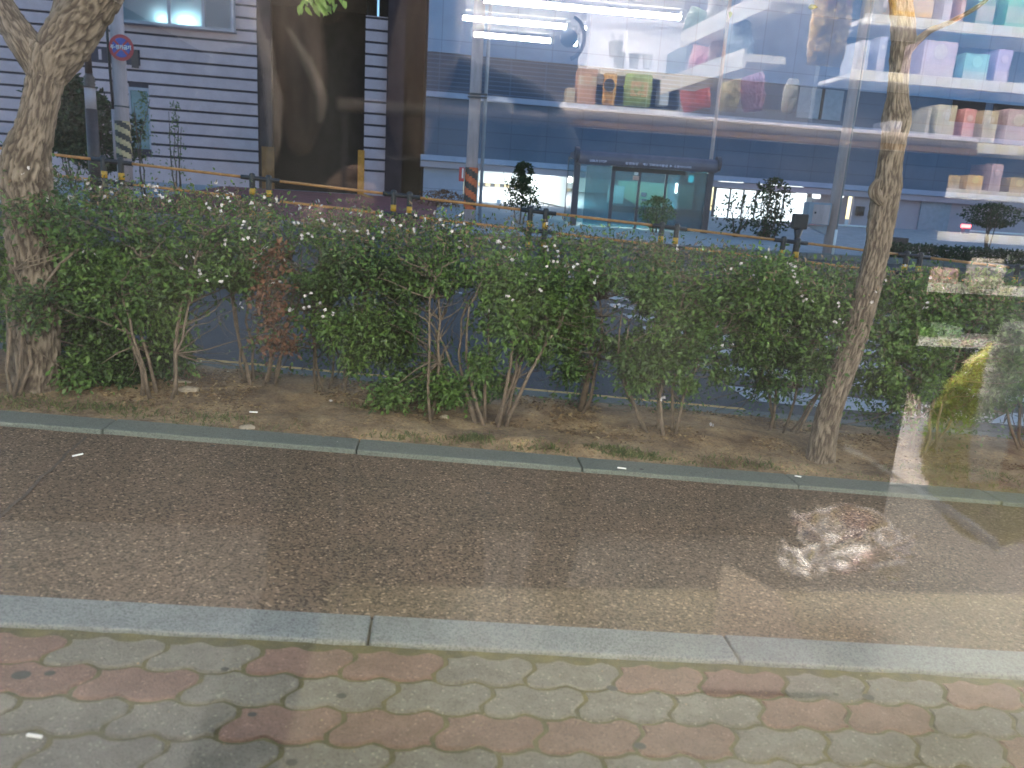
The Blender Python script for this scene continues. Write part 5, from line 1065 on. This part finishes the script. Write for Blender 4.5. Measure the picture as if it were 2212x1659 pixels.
# phone that takes the picture, and the person holding it
ph = empty('phone', M=Matrix.Translation((0, -.035, 1.15))@Matrix.Rotation(-PITCH, 4, 'X')); tag(ph, 'black phone held up to the window by the person', 'phone')
b = MB(); b.box(-.075, .075, -.008, 0, -.036, .036); b.build('body', M['black'], ph, bevel=.003)
def skinobj(name, verts, edges, radii, m, parent, sub=2):
    me = bpy.data.meshes.new(name); me.from_pydata(verts, edges, []); o = bpy.data.objects.new(name, me); sc.collection.objects.link(o); o.parent = parent; me.materials.append(m)
    sk = o.modifiers.new('skin', 'SKIN'); sk.use_smooth_shade = True
    for q, r_ in zip(me.skin_vertices[0].data, radii): q.radius = r_ if hasattr(r_, '__len__') else (r_, r_)
    me.skin_vertices[0].data[0].use_root = True; s = o.modifiers.new('sub', 'SUBSURF'); s.levels = sub; s.render_levels = sub; return o
M['cloth_dark'] = mat('cloth_dark', (.008, .008, .010), .95, 20, .3); M['skin'] = mat('skin', (.45, .27, .2), .6, 8, .1); M['hair'] = mat('hair', (.30, .21, .165), .45, 3.5, .5, stretch=(9, 9, .5), col2=(.04, .018, .012))
pe = empty('person', M=Matrix.Translation(W(-.08, -.20, 0))@UM); tag(pe, 'person in dark clothes with long brown hair, sitting behind the window and holding the phone', 'person')
V = [(0, 0, .55), (0, 0, .75), (0, 0, .95), (0, 0, 1.22), (0, .01, 1.34), (0, .02, 1.42),
     (-.19, 0, 1.255), (-.27, .02, 1.00), (-.18, .08, 1.03), (-.085, .115, 1.10), (.20, 0, 1.255), (.29, 0, 1.0), (.28, .09, .76), (.20, .27, .58),
     (-.1, .02, .5), (-.12, .38, .5), (-.12, .36, .12), (.1, .02, .5), (.12, .38, .5), (.12, .36, .12)]
Ed = [(0, 1), (1, 2), (2, 3), (3, 4), (4, 5), (3, 6), (6, 7), (7, 8), (8, 9), (3, 10), (10, 11), (11, 12), (12, 13), (0, 14), (14, 15), (15, 16), (0, 17), (17, 18), (18, 19)]
Ra = [(.16, .12), (.14, .10), (.16, .11), (.16, .10), (.075, .06), (.05, .05), (.07, .07), (.05, .05), (.038, .038), (.024, .024), (.07, .07), (.05, .05), (.038, .038), (.026, .026), (.09, .09), (.07, .07), (.045, .045), (.09, .09), (.07, .07), (.045, .045)]
skinobj('body', V, Ed, Ra, M['cloth_dark'], pe)
def headmesh(parent):
    bm = bmesh.new(); bmesh.ops.create_uvsphere(bm, u_segments=40, v_segments=30, radius=1)
    for q in bm.verts:
        x, y, z = q.co; fy = max(0, y)
        X_, Y_, Z_ = x*.078, y*.092, z*.118
        X_ *= 1-.22*max(0, -z); Y_ += .0
        nose = math.exp(-((x/.16)**2+((z+.05)/.25)**2))*fy; Y_ += .022*nose
        for ex in (-.38, .38): Y_ -= .010*math.exp(-(((x-ex)/.17)**2+((z-.08)/.12)**2))*fy
        Y_ += .006*math.exp(-((x/.3)**2+((z+.48)/.07)**2))*fy-.005*math.exp(-((x/.3)**2+((z+.40)/.05)**2))*fy+.008*math.exp(-((x/.3)**2+((z+.85)/.18)**2))*fy
        q.co = (X_, Y_, Z_)
    me = bpy.data.meshes.new('head'); bm.to_mesh(me); bm.free(); me.materials.append(M['skin']); me.polygons.foreach_set('use_smooth', [True]*len(me.polygons))
    o = bpy.data.objects.new('head', me); sc.collection.objects.link(o); o.parent = parent; o.location = (-.04, .04, 1.55); return o
hd = headmesh(pe)
bm = bmesh.new(); bmesh.ops.create_uvsphere(bm, u_segments=48, v_segments=32, radius=1)
for q in bm.verts:
    x, y, z = q.co; a_ = math.atan2(y, x); fr_ = max(0, y)**2*(1 if z < .35 else 0)
    drop = max(0, -z); s_ = 1+.05*math.sin(a_*22)+.03*math.sin(a_*9+z*4); X_, Y_, Z_ = x*.108*s_*(1+.28*drop), (y*.10*s_-.012)*(1+.05*drop), z*.125-.12*drop**1.3
    if fr_: Y_ = Y_*(1-fr_*1.0)-.02*fr_
    q.co = (X_, Y_, Z_)
me = bpy.data.meshes.new('hair'); bm.to_mesh(me); bm.free(); me.materials.append(M['hair']); me.polygons.foreach_set('use_smooth', [True]*len(me.polygons))
ho = bpy.data.objects.new('hair', me); sc.collection.objects.link(ho); ho.parent = pe; ho.location = (-.04, .035, 1.56)
for lab_, sx in (('hair_lock', -1), ('hair_lock', 1)):
    V_ = [(sx*.085, .05, 1.50), (sx*.10, .07, 1.40), (sx*.085, .09, 1.31), (sx*.072, .10, 1.24), (sx*.075, .10, 1.18)]; V_ = [(q[0]-(.022 if sx < 0 else .035), q[1], q[2]) for q in V_]; skinobj('hair_lock', V_, [(i, i+1) for i in range(4)], [(.03, .02), (.045, .025), (.052, .028), (.042, .022), (.012, .01)], M['hair'], pe)
M['hair_highlight'] = mat('hair_highlight', (.62, .50, .42), .4, 3.5, .4, stretch=(9, 9, .5))  # paler copy of the hair colour, stands in for highlights
for st_ in ([(-.155, .10, 1.36), (-.135, .122, 1.30), (-.118, .128, 1.24), (-.122, .125, 1.19)], [(-.11, .11, 1.33), (-.085, .125, 1.29), (-.066, .125, 1.25), (-.070, .12, 1.22)], [(-.13, .11, 1.31), (-.125, .13, 1.26), (-.12, .13, 1.20), (-.13, .12, 1.16)]):
    skinobj('highlight_strand', st_, [(i, i+1) for i in range(3)], [(.004, .004), (.008, .006), (.009, .006), (.004, .004)], M['hair_highlight'], pe)
for sx, wpt, lx in ((-1, (-.085, .115, 1.10), 1), (1, (.20, .27, .58), -1)):
    # palm and five separate fingers closing on the phone's edge
    w0 = Vector(wpt); pm = w0+Vector((lx*.025, .02, .02)); hb = [tuple(w0), tuple(pm)]
    skinobj('hand', hb, [(0, 1)], [(.022, .018), (.034, .016)], M['skin'], pe, 2)
    for f in range(4):
        k0 = pm+Vector((lx*.008, .006, .024-.016*f)); l_ = (.045, .05, .046, .036)[f]
        skinobj('finger', [tuple(k0), tuple(k0+Vector((lx*l_*.6, .016, .004))), tuple(k0+Vector((lx*l_*.95, .0, .004))), tuple(k0+Vector((lx*l_*1.1, -.014, .002)))], [(0, 1), (1, 2), (2, 3)], [.0095, .0085, .008, .007], M['skin'], pe, 1)
    skinobj('thumb', [tuple(pm+Vector((0, -.01, .02))), tuple(pm+Vector((lx*.02, -.022, .042))), tuple(pm+Vector((lx*.045, -.02, .05)))], [(0, 1), (1, 2)], [.011, .01, .008], M['skin'], pe, 1)
